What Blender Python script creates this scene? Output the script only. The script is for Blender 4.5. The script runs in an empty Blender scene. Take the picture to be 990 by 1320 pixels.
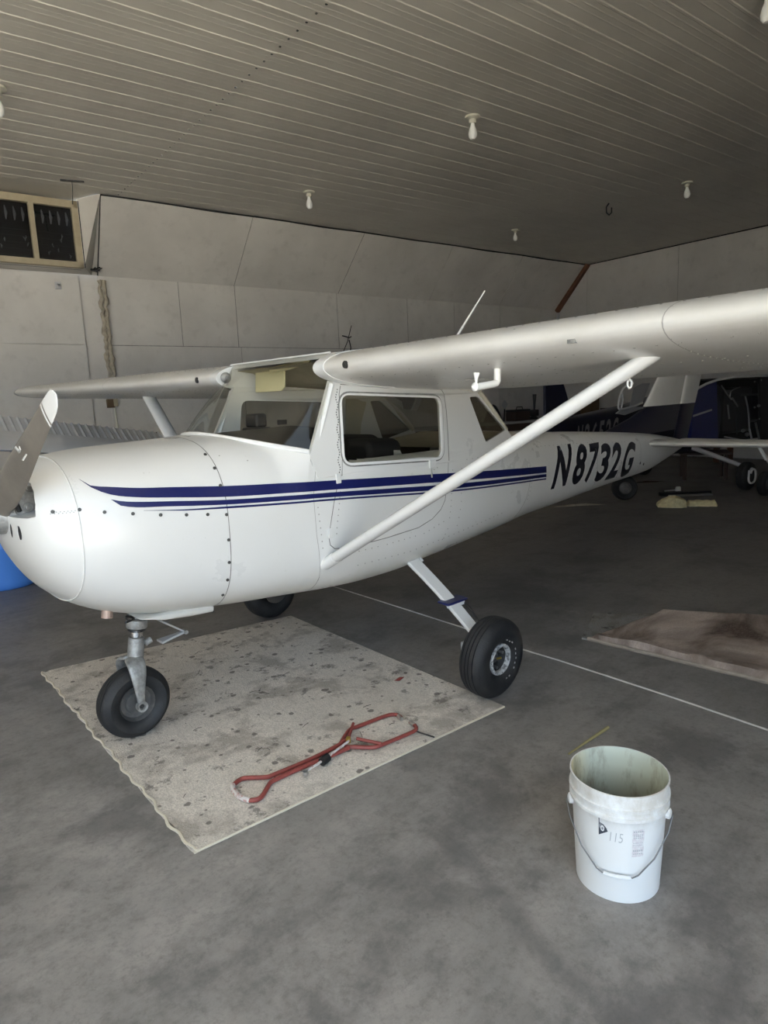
import bpy, bmesh, math, random
import numpy as np
from mathutils import Vector, Matrix, noise
from mathutils.geometry import tessellate_polygon
random.seed(7)
PI = math.pi
sc = bpy.context.scene
COL = sc.collection
# ------------------------------------------------------------------ camera
CP = np.array([-0.55718735, -3.08262105, 1.57770889]); FPX = 854.0688
RM = np.array([[0.7191664244382353, -0.6935451222512584, -0.04236528486655383],
               [-0.14517328138211355, -0.09035087621186721, -0.9852722656905533],
               [0.6795030333509093, 0.7147250398354135, -0.1656615377737829]])   # rows: right, down, forward
cd = bpy.data.cameras.new('camera'); cam = bpy.data.objects.new('camera', cd); COL.objects.link(cam)
m = Matrix.Identity(4)
for i in range(3):
    m[i][0] = RM[0][i]; m[i][1] = -RM[1][i]; m[i][2] = -RM[2][i]; m[i][3] = CP[i]
cam.matrix_world = m
cd.sensor_fit = 'HORIZONTAL'; cd.sensor_width = 36; cd.lens = FPX * 36 / 990; cd.clip_start = .05; cd.clip_end = 300
sc.camera = cam
# ------------------------------------------------------------------ world, light, exposure
w = bpy.data.worlds.new('sky'); sc.world = w; w.use_nodes = True
bg = w.node_tree.nodes['Background']; bg.inputs[0].default_value = (.66, .82, 1, 1); bg.inputs[1].default_value = 1.35
sd = bpy.data.lights.new('sun', 'SUN'); sd.energy = 26; sd.angle = .01; sd.color = (1, .93, .82)
sun = bpy.data.objects.new('sun', sd); COL.objects.link(sun)
sun.rotation_euler = Vector((.95, -.35, -1.25)).to_track_quat('-Z', 'Y').to_euler()
sc.view_settings.view_transform = 'Standard'; sc.view_settings.look = 'None'
sc.view_settings.gamma = 1; sc.view_settings.use_curve_mapping = False
sc.view_settings.exposure = 1.52
sc.cycles.use_denoising = True; sc.cycles.max_bounces = 8; sc.cycles.diffuse_bounces = 5
sc.cycles.transparent_max_bounces = 16; sc.cycles.caustics_reflective = False; sc.cycles.caustics_refractive = False
sc.cycles.sample_clamp_indirect = 6

# ------------------------------------------------------------------ small tools
def ray(px, py):
    d = RM.T @ np.array([(px - 495) / FPX, (py - 660) / FPX, 1]); return d / np.linalg.norm(d)
def on(px, py, ax, v):
    "the real point where the sight line through a pixel meets the plane axis = v"
    d = ray(px, py); t = (v - CP[ax]) / d[ax]; return Vector(CP + t * d)
def gnd(px, py, z=0): return on(px, py, 2, z)

class MB:
    def __init__(s): s.v = []; s.f = []; s.mi = []
    def add(s, v, f, mi=0):
        o = len(s.v); s.v += [Vector(p) for p in v]; s.f += [tuple(o + i for i in q) for q in f]; s.mi += [mi] * len(f); return s
    def box(s, c, d, R=None, mi=0):
        hx, hy, hz = d[0] / 2, d[1] / 2, d[2] / 2; c = Vector(c)
        v = [Vector((x, y, z)) for x in (-hx, hx) for y in (-hy, hy) for z in (-hz, hz)]
        if R is not None: v = [R @ p for p in v]
        return s.add([c + p for p in v], [(0, 1, 3, 2), (4, 6, 7, 5), (0, 4, 5, 1), (2, 3, 7, 6), (0, 2, 6, 4), (1, 5, 7, 3)], mi)
    def loft(s, rings, closed=True, cap=True, mi=0):
        n = len(rings[0]); v = [p for r in rings for p in r]; f = []
        for i in range(len(rings) - 1):
            for j in range(n if closed else n - 1):
                k = (j + 1) % n; f.append((i * n + j, i * n + k, (i + 1) * n + k, (i + 1) * n + j))
        if cap: f += [tuple(range(n))[::-1], tuple((len(rings) - 1) * n + j for j in range(n))]
        return s.add(v, f, mi)
    def tube(s, pts, r, seg=10, closed=False, cap=True, mi=0, squash=None):
        pts = [Vector(p) for p in pts]; n = len(pts); rr = r if isinstance(r, (list, tuple)) else [r] * n
        rings = []; t0 = (pts[1] - pts[0]).normalized(); u = t0.orthogonal().normalized()
        for i, p in enumerate(pts):
            if closed: t = (pts[(i + 1) % n] - pts[i - 1]).normalized()
            else: t = (pts[min(i + 1, n - 1)] - pts[max(i - 1, 0)]).normalized()
            u = (u - t * u.dot(t)).normalized(); w_ = t.cross(u)
            rings.append([p + (u * math.cos(a) + w_ * math.sin(a)) * rr[i] for a in [2 * PI * k / seg for k in range(seg)]])
        if closed: rings.append(rings[0]); cap = False
        return s.loft(rings, True, cap, mi)
    def lathe(s, prof, o, axis=(0, 0, 1), seg=48, mi=0):
        "prof: (radius, height) pairs around axis at o"
        a = Vector(axis).normalized(); u = a.orthogonal().normalized(); w_ = a.cross(u); o = Vector(o)
        rings = [[o + a * h + (u * math.cos(t) + w_ * math.sin(t)) * max(r, 1e-4) for t in [2 * PI * k / seg for k in range(seg)]] for r, h in prof]
        return s.loft(rings, True, False, mi)
    def plate(s, outer, holes, fn, fn2, mi=0):
        "flat polygon with holes, mapped by fn (outside face) and fn2 (inside face)"
        loops = [outer] + holes; flat = [p for l in loops for p in l]
        tri = tessellate_polygon([[Vector((p[0], p[1], 0)) for p in l] for l in loops])
        n = len(flat); v = [fn(*p) for p in flat] + [fn2(*p) for p in flat]
        f = [tuple(t) for t in tri] + [tuple(n + i for i in t[::-1]) for t in tri]; o = 0
        for l in loops:
            for i in range(len(l)):
                a, b = o + i, o + (i + 1) % len(l); f.append((a, b, n + b, n + a))
            o += len(l)
        return s.add(v, f, mi)

WLOC = {}
def wl(o): return WLOC.get(o.name, Vector((0, 0, 0))) if o else Vector((0, 0, 0))
def obj(name, mb, mat, parent=None, smooth=True, bevel=0, sub=0, sharp=35, solid=0):
    "one mesh object; coordinates given in the world; parents are unrotated"
    me = bpy.data.meshes.new(name); off = wl(parent)
    me.from_pydata([p - off for p in mb.v], [], mb.f)
    mats = mat if isinstance(mat, (list, tuple)) else [mat]
    for q in mats: me.materials.append(q)
    me.polygons.foreach_set('material_index', mb.mi)
    bm = bmesh.new(); bm.from_mesh(me)
    bmesh.ops.remove_doubles(bm, verts=bm.verts, dist=1e-5); bmesh.ops.recalc_face_normals(bm, faces=bm.faces)
    if smooth:
        for f in bm.faces: f.smooth = True
        for e in bm.edges:
            if len(e.link_faces) == 2 and e.calc_face_angle(0) > math.radians(sharp): e.smooth = False
    bm.to_mesh(me); bm.free()
    o = bpy.data.objects.new(name, me); COL.objects.link(o); o.parent = parent; WLOC[o.name] = off.copy()
    if bevel:
        b = o.modifiers.new('bevel', 'BEVEL'); b.width = bevel; b.segments = 2; b.limit_method = 'ANGLE'
    if solid:
        b = o.modifiers.new('solid', 'SOLIDIFY'); b.thickness = solid; b.offset = -1
    if sub:
        b = o.modifiers.new('sub', 'SUBSURF'); b.levels = b.render_levels = sub
    return o
def tag(o, label=None, cat=None, group=None, kind=None):
    for k, v in (('label', label), ('category', cat), ('group', group), ('kind', kind)):
        if v: o[k] = v
    return o
def thing(name, loc, label, cat, group=None):
    o = bpy.data.objects.new(name, None); COL.objects.link(o); o.location = loc; o.empty_display_size = .1
    WLOC[o.name] = Vector(loc); return tag(o, label, cat, group)
def struct(o): o['kind'] = 'structure'; return o

def mat(name, col, rough=.5, metal=0, spec=.5, var=None, bump=None, coat=0, col2=None, emit=None, coords='Object'):
    """var=(scale, low, high, detail): noise between col and col2; bump=(scale, strength)"""
    M = bpy.data.materials.new(name); M.use_nodes = True; nt = M.node_tree; b = nt.nodes['Principled BSDF']
    b.inputs['Base Color'].default_value = (*col, 1); b.inputs['Roughness'].default_value = rough
    b.inputs['Metallic'].default_value = metal; b.inputs['Specular IOR Level'].default_value = spec
    b.inputs['Coat Weight'].default_value = coat; b.inputs['Coat Roughness'].default_value = .22
    tc = nt.nodes.new('ShaderNodeTexCoord')
    if var:
        n = nt.nodes.new('ShaderNodeTexNoise'); n.inputs['Scale'].default_value = var[0]; n.inputs['Detail'].default_value = var[3] if len(var) > 3 else 6
        n.inputs['Roughness'].default_value = .6
        r = nt.nodes.new('ShaderNodeMapRange'); r.inputs[1].default_value = var[1]; r.inputs[2].default_value = var[2]
        x = nt.nodes.new('ShaderNodeMix'); x.data_type = 'RGBA'; x.inputs[6].default_value = (*col, 1); x.inputs[7].default_value = (*col2, 1)
        nt.links.new(tc.outputs[coords], n.inputs['Vector']); nt.links.new(n.outputs[0], r.inputs[0]); nt.links.new(r.outputs[0], x.inputs[0])
        nt.links.new(x.outputs[2], b.inputs['Base Color'])
    if bump:
        n = nt.nodes.new('ShaderNodeTexNoise'); n.inputs['Scale'].default_value = bump[0]; n.inputs['Detail'].default_value = 4
        u = nt.nodes.new('ShaderNodeBump'); u.inputs['Strength'].default_value = bump[1]; u.inputs['Distance'].default_value = .01
        nt.links.new(tc.outputs[coords], n.inputs['Vector']); nt.links.new(n.outputs[0], u.inputs['Height']); nt.links.new(u.outputs[0], b.inputs['Normal'])
    return M
class NG:
    "tiny node-graph writer"
    def __init__(s, M): s.nt = M.node_tree; s.b = s.nt.nodes['Principled BSDF']; s.tc = s.nt.nodes.new('ShaderNodeTexCoord')
    def put(s, i, v):
        if isinstance(v, bpy.types.NodeSocket): s.nt.links.new(v, i)
        elif v is not None: i.default_value = v
    def math(s, op, a, b=None, c=None, clamp=False):
        n = s.nt.nodes.new('ShaderNodeMath'); n.operation = op; n.use_clamp = clamp; s.put(n.inputs[0], a); s.put(n.inputs[1], b); s.put(n.inputs[2], c); return n.outputs[0]
    def map(s, scale=(1, 1, 1), loc=(0, 0, 0), rot=(0, 0, 0), src=None):
        n = s.nt.nodes.new('ShaderNodeMapping'); n.inputs['Location'].default_value = loc; n.inputs['Scale'].default_value = scale; n.inputs['Rotation'].default_value = rot
        s.put(n.inputs[0], src or s.tc.outputs['Object']); return n.outputs[0]
    def noise(s, vec, scale, detail=5, rough=.55, dist=0):
        n = s.nt.nodes.new('ShaderNodeTexNoise'); s.put(n.inputs['Vector'], vec); n.inputs['Scale'].default_value = scale
        n.inputs['Detail'].default_value = detail; n.inputs['Roughness'].default_value = rough; n.inputs['Distortion'].default_value = dist; return n.outputs[0]
    def rng(s, v, a, b, c=0, d=1):
        n = s.nt.nodes.new('ShaderNodeMapRange'); s.put(n.inputs[0], v)
        for i, q in enumerate((a, b, c, d)): n.inputs[i + 1].default_value = q
        return n.outputs[0]
    def mix(s, f, a, b):
        n = s.nt.nodes.new('ShaderNodeMix'); n.data_type = 'RGBA'; s.put(n.inputs[0], f)
        for i, q in ((6, a), (7, b)): s.put(n.inputs[i], (*q, 1) if isinstance(q, tuple) and len(q) == 3 else q)
        return n.outputs[2]
    def bump(s, h, st, dist=.01):
        n = s.nt.nodes.new('ShaderNodeBump'); s.put(n.inputs['Height'], h); n.inputs['Strength'].default_value = st; n.inputs['Distance'].default_value = dist
        s.nt.links.new(n.outputs[0], s.b.inputs['Normal'])

def sheet_glass(name, tint, refl=.06, rough=.02):
    M = bpy.data.materials.new(name); M.use_nodes = True; nt = M.node_tree; nt.nodes.clear()
    o = nt.nodes.new('ShaderNodeOutputMaterial'); t = nt.nodes.new('ShaderNodeBsdfTransparent'); t.inputs[0].default_value = (*tint, 1)
    g = nt.nodes.new('ShaderNodeBsdfGlossy'); g.inputs['Roughness'].default_value = rough; x = nt.nodes.new('ShaderNodeMixShader')
    l = nt.nodes.new('ShaderNodeLayerWeight'); l.inputs[0].default_value = .12
    r = nt.nodes.new('ShaderNodeMapRange'); r.inputs[3].default_value = refl; r.inputs[4].default_value = .55
    nt.links.new(l.outputs['Fresnel'], r.inputs[0]); nt.links.new(r.outputs[0], x.inputs[0]); nt.links.new(t.outputs[0], x.inputs[1]); nt.links.new(g.outputs[0], x.inputs[2]); nt.links.new(x.outputs[0], o.inputs[0])
    return M

# ------------------------------------------------------------------ materials
M = {}
M['paint'] = mat('white_aircraft_paint', (.70, .70, .69), .28, spec=.5, coat=.35)
g = NG(M['paint']); n1 = g.noise(g.map((1, 1, 1)), 2.2, 6, .6); n2 = g.noise(g.map((1, 1, 1)), 26, 5, .65)
sep = g.nt.nodes.new('ShaderNodeSeparateXYZ'); g.put(sep.inputs[0], g.tc.outputs['Object'])
belly = g.rng(sep.outputs[2], .78, .58); dirt = g.math('MULTIPLY', g.rng(n1, .3, .75), g.math('ADD', g.math('MULTIPLY', belly, .9), .1), clamp=True)
c1 = g.mix(dirt, (.70, .70, .69), (.50, .46, .36)); spots = g.math('MULTIPLY', g.rng(n2, .69, .74), .45)
g.put(g.b.inputs['Base Color'], g.mix(spots, c1, (.35, .33, .3))); g.put(g.b.inputs['Roughness'], g.rng(n1, .3, .7, .26, .34))
M['wing_paint'] = mat('wing_paint', (.66, .645, .615), .3, coat=.3, var=(3, .4, .9), col2=(.54, .52, .47))
M['trim_white'] = mat('gloss_white_trim', (.76, .76, .75), .25, coat=.3, var=(12, .55, .9), col2=(.65, .64, .6))
M['navy'] = mat('navy_stripe_paint', (.008, .012, .09), .3, coat=.3, var=(30, .6, .9), col2=(.03, .03, .12))
M['navy2'] = mat('dark_navy_paint', (.003, .004, .018), .35, coat=.2, var=(4, .4, .8), col2=(.005, .006, .024))
M['navy3'] = mat('royal_navy_paint', (.008, .014, .13), .35, coat=.2, var=(4, .4, .8), col2=(.012, .016, .1))
M['letter'] = mat('black_lettering', (.008, .009, .02), .4)
M['seam'] = mat('panel_gap', (.16, .155, .15), .8, var=(20, .4, .7), col2=(.3, .3, .28))
M['screw'] = mat('screw_head', (.09, .09, .085), .5, metal=.5)
M['rivet'] = mat('rivet_head', (.36, .35, .33), .6)
M['steel'] = mat('brushed_steel', (.55, .55, .54), .35, metal=.9, var=(40, .4, .8), col2=(.35, .35, .34))
M['chrome'] = mat('polished_chrome', (.75, .76, .77), .12, metal=1)
M['cast'] = mat('cast_grey_metal', (.42, .42, .41), .5, metal=.6, var=(30, .4, .75), col2=(.2, .2, .19), bump=(90, .2))
M['grime'] = mat('oily_black_metal', (.03, .03, .03), .45, metal=.3, var=(20, .5, .8), col2=(.12, .11, .1))
M['rubber'] = mat('tyre_rubber', (.014, .0145, .016), .6, var=(18, .4, .75), col2=(.028, .028, .028), bump=(120, .15))
M['rubber_mark'] = mat('pale_tyre_lettering', (.3, .3, .3), .7)
M['hub'] = mat('dusty_wheel_metal', (.11, .11, .11), .55, metal=.5, var=(20, .4, .7), col2=(.2, .19, .18))
M['hubdark'] = mat('dark_wheel_well', (.02, .02, .02), .7)
M['hubrim'] = mat('worn_white_rim', (.5, .5, .5), .5, var=(60, .45, .6), col2=(.15, .15, .15))
M['brass'] = mat('brass_nut', (.6, .45, .1), .35, metal=.8)
M['prop'] = mat('weathered_propeller', (.30, .27, .235), .38, metal=.45, var=(6, .35, .7), col2=(.22, .2, .18))
M['glass'] = sheet_glass('windshield_acrylic', (.88, .88, .84), .02)
M['glass_side'] = sheet_glass('smoked_side_window', (.78, .77, .73), .025)
M['glass_dark'] = sheet_glass('dusty_window_glass', (.62, .63, .66), .06, .06)
M['cream'] = mat('cream_headliner', (.55, .5, .36), .85, var=(5, .35, .8), col2=(.38, .34, .24))
M['tan'] = mat('tan_cabin_panel', (.52, .49, .40), .8, var=(6, .4, .8), col2=(.42, .39, .31))
M['visor'] = mat('cream_visor_vinyl', (.74, .68, .42), .6)
M['dash'] = mat('black_crackle_dash', (.012, .012, .013), .5, bump=(300, .2), var=(60, .66, .7), col2=(.3, .3, .3))
M['seat'] = mat('navy_black_upholstery', (.014, .015, .022), .8, bump=(200, .3))
M['black'] = mat('matt_black', (.01, .01, .011), .6)
M['pvc'] = mat('white_pvc_pipe', (.83, .82, .78), .4)
M['bucket'] = mat('white_bucket_plastic', (.80, .82, .83), .42)
g = NG(M['bucket']); nn = g.noise(g.map((1, 1, .6)), 9, 8, .7); sp = g.nt.nodes.new('ShaderNodeSeparateXYZ'); g.put(sp.inputs[0], g.tc.outputs['Object'])
ring = g.math('MULTIPLY', g.rng(nn, .42, .62), g.math('MULTIPLY', g.rng(sp.outputs[2], .24, .30), .55)); g.put(g.b.inputs['Base Color'], g.mix(ring, (.80, .82, .83), (.45, .40, .33)))
M['bucket_in'] = mat('bucket_inside_stains_dark_base', (.62, .6, .5), .5)
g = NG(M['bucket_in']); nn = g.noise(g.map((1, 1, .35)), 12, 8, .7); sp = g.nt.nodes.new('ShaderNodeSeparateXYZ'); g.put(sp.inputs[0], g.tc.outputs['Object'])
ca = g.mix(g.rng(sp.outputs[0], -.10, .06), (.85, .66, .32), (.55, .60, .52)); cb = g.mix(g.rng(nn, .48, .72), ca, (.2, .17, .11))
g.put(g.b.inputs['Base Color'], g.mix(g.rng(sp.outputs[2], .31, .13), cb, (.07, .065, .05)))  # stain noise first, then the colour darkens towards the bottom
M['mark'] = mat('faded_black_print', (.05, .06, .08), .7, var=(60, .5, .7), col2=(.3, .32, .35))
M['faint'] = mat('faint_grey_marker', (.42, .45, .48), .7)
M['label'] = mat('faded_pink_label', (.66, .63, .66), .7, var=(90, .45, .6), col2=(.76, .77, .78))
M['wire'] = mat('galvanised_wire', (.16, .165, .17), .4, metal=.6)
M['red'] = mat('red_oxide_tube_paint', (.27, .06, .05), .42, var=(22, .5, .8), col2=(.17, .035, .03))
M['redw'] = mat('worn_white_grip', (.62, .58, .56), .5, var=(50, .5, .65), col2=(.4, .15, .12))
M['tank'] = mat('blue_barrel_plastic', (.09, .28, .80), .4)
M['tank_dark'] = mat('blue_barrel_seam', (.04, .13, .42), .5)
M['foam'] = mat('tan_cardboard_foam', (.82, .72, .42), .9, bump=(60, .5), var=(20, .4, .8), col2=(.6, .5, .28))
M['fabric_ply'] = mat('stick_wood', (.33, .29, .14), .8)
M['cord'] = mat('white_cord', (.62, .61, .57), .8, var=(8, .4, .7), col2=(.42, .41, .38))
M['brown'] = mat('varnished_brown_wood', (.17, .075, .04), .6, var=(6, .35, .7), col2=(.11, .05, .03))
M['frame'] = mat('tan_painted_window_frame', (.42, .36, .25), .7, var=(5, .4, .8), col2=(.33, .28, .19))
M['strip'] = mat('torn_beige_insulation', (.44, .39, .31), .9, bump=(30, .8), var=(14, .4, .7), col2=(.28, .25, .2))
M['card'] = mat('brown_cardboard', (.13, .085, .045), .8)
M['ceramic'] = mat('cream_porcelain', (.6, .58, .48), .4)
M['bulb'] = mat('frosted_bulb_glass', (.85, .85, .82), .3)
M['foil'] = mat('glint_grey_film', (.72, .72, .70), .4, bump=(40, .6))  # pale tone standing in for glints in the dormer panes
M['grey_wing'] = mat('pale_grey_wing_paint', (.70, .72, .76), .35, coat=.2, var=(3, .4, .8), col2=(.62, .65, .7))
M['dim_white'] = mat('dusty_white_paint', (.45, .45, .46), .5, var=(4, .4, .8), col2=(.42, .42, .43))
M['clutter_dark'] = mat('dark_hoses', (.02, .02, .022), .4)
M['clutter_brown'] = mat('rusty_brown_metal', (.055, .035, .028), .7)
M['clutter_grey'] = mat('grey_fittings', (.3, .3, .3), .4, metal=.5)

# walls: pale insulation board, slightly stained
M['wall'] = mat('painted_insulation_board', (.47, .455, .43), .75)
g = NG(M['wall']); a = g.noise(g.map((1, 1, 1)), .9, 6, .6); b = g.noise(g.map((1, 1, 1)), 5, 6, .6)
c = g.mix(g.rng(a, .3, .7), (.68, .65, .61), (.55, .525, .49)); g.put(g.b.inputs['Base Color'], g.mix(g.math('MULTIPLY', g.rng(b, .55, .8), .45), c, (.40, .375, .35)))
g.bump(g.noise(g.map((1, 1, 1)), 3, 3), .35, .02)
M['ceil'] = mat('off_white_ribbed_steel', (.43, .415, .37), .5)
g = NG(M['ceil']); a = g.noise(g.map((1, 1, 1)), .7, 6, .6)
g.put(g.b.inputs['Base Color'], g.mix(g.rng(a, .35, .7), (.67, .635, .57), (.56, .53, .475)))
# floor: worn power-trowelled concrete
M['floor'] = mat('stained_concrete', (.16, .16, .16), .5)
g = NG(M['floor']); P0 = g.map((1, 1, 1))
big = g.noise(P0, .6, 8, .62, .2); mid = g.noise(g.map((1, 1, 1), rot=(0, 0, .6)), 2.6, 12, .72, .15); strk = g.noise(g.map((.45, 1.8, 1), rot=(0, 0, -.25)), 1.9, 9, .68, .3)
fin = g.noise(P0, 42, 6, .75); spk = g.noise(P0, 9, 9, .8, .1); gr = g.noise(P0, 16, 10, .8)
f1 = g.mix(g.rng(big, .32, .68), (.165, .155, .150), (.31, .29, .277)); f2 = g.mix(g.math('MULTIPLY', g.rng(mid, .42, .60), .6), f1, (.38, .352, .335))
f3 = g.mix(g.math('MULTIPLY', g.rng(strk, .50, .66), .35), f2, (.09, .088, .086)); f4 = g.mix(g.math('MULTIPLY', g.rng(fin, .5, .75), .45), f3, (.10, .097, .094)); f4 = g.mix(g.math('MULTIPLY', g.rng(gr, .50, .66), .5), f4, (.11, .107, .102))
f5 = g.mix(g.math('MULTIPLY', g.rng(spk, .62, .72), .5), f4, (.48, .46, .43)); f6 = g.mix(g.math('MULTIPLY', g.rng(spk, .40, .30), .6), f5, (.07, .068, .067))
blot = g.noise(g.map((1, 1, 1), loc=(4, 7, 0)), 1.5, 9, .7, .2); f6 = g.mix(g.math('MULTIPLY', g.rng(blot, .50, .62), .55), f6, (.085, .083, .082))
PA, PB = gnd(565, 1070), gnd(775, 1300); dv_ = (PB - PA); LL = dv_.length; dv_.normalize(); sp0 = g.nt.nodes.new('ShaderNodeSeparateXYZ'); g.put(sp0.inputs[0], P0)
px_ = g.math('SUBTRACT', sp0.outputs[0], PA.x); py_ = g.math('SUBTRACT', sp0.outputs[1], PA.y); wob = g.noise(P0, 3.0, 4, .6)
al_ = g.math('ADD', g.math('MULTIPLY', px_, dv_.x), g.math('MULTIPLY', py_, dv_.y)); ac_ = g.math('ABSOLUTE', g.math('ADD', g.math('ADD', g.math('MULTIPLY', px_, -dv_.y), g.math('MULTIPLY', py_, dv_.x)), g.math('MULTIPLY', g.math('SUBTRACT', wob, .5), .16)))
ms_ = g.math('MULTIPLY', g.rng(ac_, .06, .012), g.math('MULTIPLY', g.rng(al_, -.06, .05), g.rng(al_, LL + .3, LL))); f6 = g.mix(g.math('MULTIPLY', ms_, .4), f6, (.09, .088, .09))
# painted light falloff: slab colour darkens towards the right bay, away from the door
sp = g.nt.nodes.new('ShaderNodeSeparateXYZ'); g.put(sp.inputs[0], P0)
bay = g.rng(g.math('ADD', sp.outputs[0], g.math('MULTIPLY', sp.outputs[1], .55)), .2, 3.6); f7 = g.mix(g.math('MULTIPLY', bay, .38), f6, (.075, .075, .078))
g.put(g.b.inputs['Base Color'], f7); g.put(g.b.inputs['Roughness'], g.rng(mid, .3, .7, .42, .62)); g.bump(fin, .15, .004)
M['apron'] = mat('sunlit_concrete_apron', (.52, .5, .45), .8, var=(.8, .3, .7), col2=(.42, .41, .38))

def carpet(name, base, dark, amount, seed, blot=(.16, .135, .11)):
    K = mat(name, base, .95, spec=.1); g = NG(K); P = g.map((1, 1, 1), loc=(seed, seed, 0))
    weave = g.noise(P, 150, 2, .5); wv = g.noise(g.map((1, .35, 1), rot=(0, 0, .9)), 60, 3, .6)
    s1 = g.noise(P, 3.4, 8, .68, .3); s2 = g.noise(g.map((1, 1, 1), loc=(seed, 3, 0)), 7.5, 9, .74, .2); s3 = g.noise(P, 40, 3, .55, .1); s4 = g.noise(P, 1.3, 6, .6)
    c = g.mix(g.rng(weave, .35, .65), tuple(q * .8 for q in base), tuple(min(1, q * 1.1) for q in base)); c = g.mix(g.math('MULTIPLY', g.rng(wv, .45, .7), .3), c, tuple(q * .65 for q in base))
    c = g.mix(g.math('MULTIPLY', g.rng(s4, .45, .75), .5 * amount), c, tuple(q * .62 for q in base))
    c = g.mix(g.math('MULTIPLY', g.rng(s1, .50, .60), .75 * amount), c, blot); c = g.mix(g.math('MULTIPLY', g.rng(s2, .57, .62), .7 * amount), c, dark)
    vo = g.nt.nodes.new('ShaderNodeTexVoronoi'); vo.inputs['Scale'].default_value = 24; g.put(vo.inputs['Vector'], P); vo.inputs['Randomness'].default_value = 1
    sx_ = g.nt.nodes.new('ShaderNodeSeparateColor'); g.put(sx_.inputs[0], vo.outputs['Color']); big_ = g.math('MULTIPLY', sx_.outputs[0], sx_.outputs[1]); rad_ = g.math('MULTIPLY', g.math('MULTIPLY', big_, big_), .55)
    spot = g.rng(g.math('SUBTRACT', vo.outputs['Distance'], g.math('ADD', rad_, g.math('MULTIPLY', g.math('SUBTRACT', s3, .5), .5))), .07, -.05)
    c = g.mix(g.math('MULTIPLY', g.math('MULTIPLY', spot, g.rng(big_, .1, .4)), .8 * amount), c, dark)
    g.put(g.b.inputs['Base Color'], c); g.bump(weave, .8, .006); return K
M['rug'] = carpet('beige_loop_carpet', (.72, .665, .60), (.15, .135, .12), 1.0, 1.3, (.36, .325, .285))
M['rug_edge'] = mat('carpet_binding_yarn', (.70, .64, .52), .9, bump=(150, .5))
M['rug2'] = mat('folded_brown_carpet', (.30, .25, .215), .95, spec=.1)
g = NG(M['rug2']); P = g.map((.8, 1.7, 1), rot=(0, 0, -.45)); a = g.noise(P, 1.5, 7, .6, .5); b = g.noise(P, 60, 3, .6)
c = g.mix(g.rng(a, .38, .62), (.60, .50, .44), (.12, .085, .07)); g.put(g.b.inputs['Base Color'], g.mix(g.math('MULTIPLY', g.rng(b, .4, .7), .35), c, (.28, .24, .21))); g.bump(b, .6, .004)
M['rug3'] = carpet('dark_grey_carpet', (.30, .29, .275), (.05, .045, .04), .7, 4.1)

# ------------------------------------------------------------------ the hangar
B0 = np.array([15.33459063, 5.82706895]); H = 4.728; FO = 3.743; SE = 2.659; HN = .918; SP = 2.318
PHI = -0.1107; U2 = np.array([math.cos(PHI), math.sin(PHI)]); N2 = np.array([-math.sin(PHI), math.cos(PHI)])
def bw(u, n, z): q = B0 - U2 * u + N2 * n; return Vector((q[0], q[1], z))
UL = 26; NF = -12.2    # left end, open front
mb = MB(); mb.add([bw(-3, 4, 0), bw(UL + .3, 4, 0), bw(UL + .3, NF, 0), bw(-3, NF, 0)], [(0, 1, 2, 3)])
mb.add([bw(-3, 4, -.15), bw(UL + .3, 4, -.15), bw(UL + .3, NF, -.15), bw(-3, NF, -.15)], [(0, 1, 2, 3)])
struct(obj('floor', mb, M['floor'], smooth=False))
mb = MB(); mb.add([bw(-40, NF, -.01), bw(60, NF, -.01), bw(60, -70, -.01), bw(-40, -70, -.01)], [(0, 1, 2, 3)])
struct(obj('ground_apron', mb, M['apron'], smooth=False))

# ceiling: ribbed steel sheets, three ribs each, lapping along a screwed line
ceil_mb = MB(); ceil_mb.add([bw(-.2, .05, H + .06), bw(UL, .05, H + .06), bw(UL, NF, H + .06), bw(-.2, NF, H + .06)], [(0, 1, 2, 3)])
ceil_mb.add([bw(11.6, .01, H + .005), bw(UL, .01, H + .005), bw(UL, HN + .05, H + .005), bw(11.6, HN + .05, H + .005)], [(0, 1, 2, 3)])
ceiling = struct(obj('ceiling', ceil_mb, M['ceil'], smooth=False))
RS = .3048
def sheet(u0, u1, n1, lift):
    prof = []
    for k in range(3):
        b = n1 - k * RS
        for dn, dz in ((0, 0), (-.115, 0), (-.125, -.002), (-.135, 0), (-.185, 0), (-.195, -.002), (-.205, 0), (-.255, 0), (-.264, -.0055), (-.288, -.0055), (-.297, 0), (-RS, 0)):
            if k and dn == 0: continue
            prof.append((b + dn, dz))
    mb = MB(); mb.loft([[bw(u0, n, H + z - lift) for n, z in prof], [bw(u1, n, H + z - lift) for n, z in prof]], closed=False, cap=False)
    obj('ceiling_sheet', mb, M['ceil'], ceiling, smooth=False)
n = 0.0; k = 0
while n > NF:
    sheet(-.1, 11.5, n, 0); sheet(11.44, UL, n, .004); n -= 3 * RS; k += 1
mb = MB(); n = -.1
while n > -9:
    mb.box(bw(11.47, n, H - .008), (.016, .016, .008))
    n -= RS / 2
tag(obj('ceiling_screws', mb, M['screw'], ceiling, smooth=False), kind='stuff')

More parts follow.
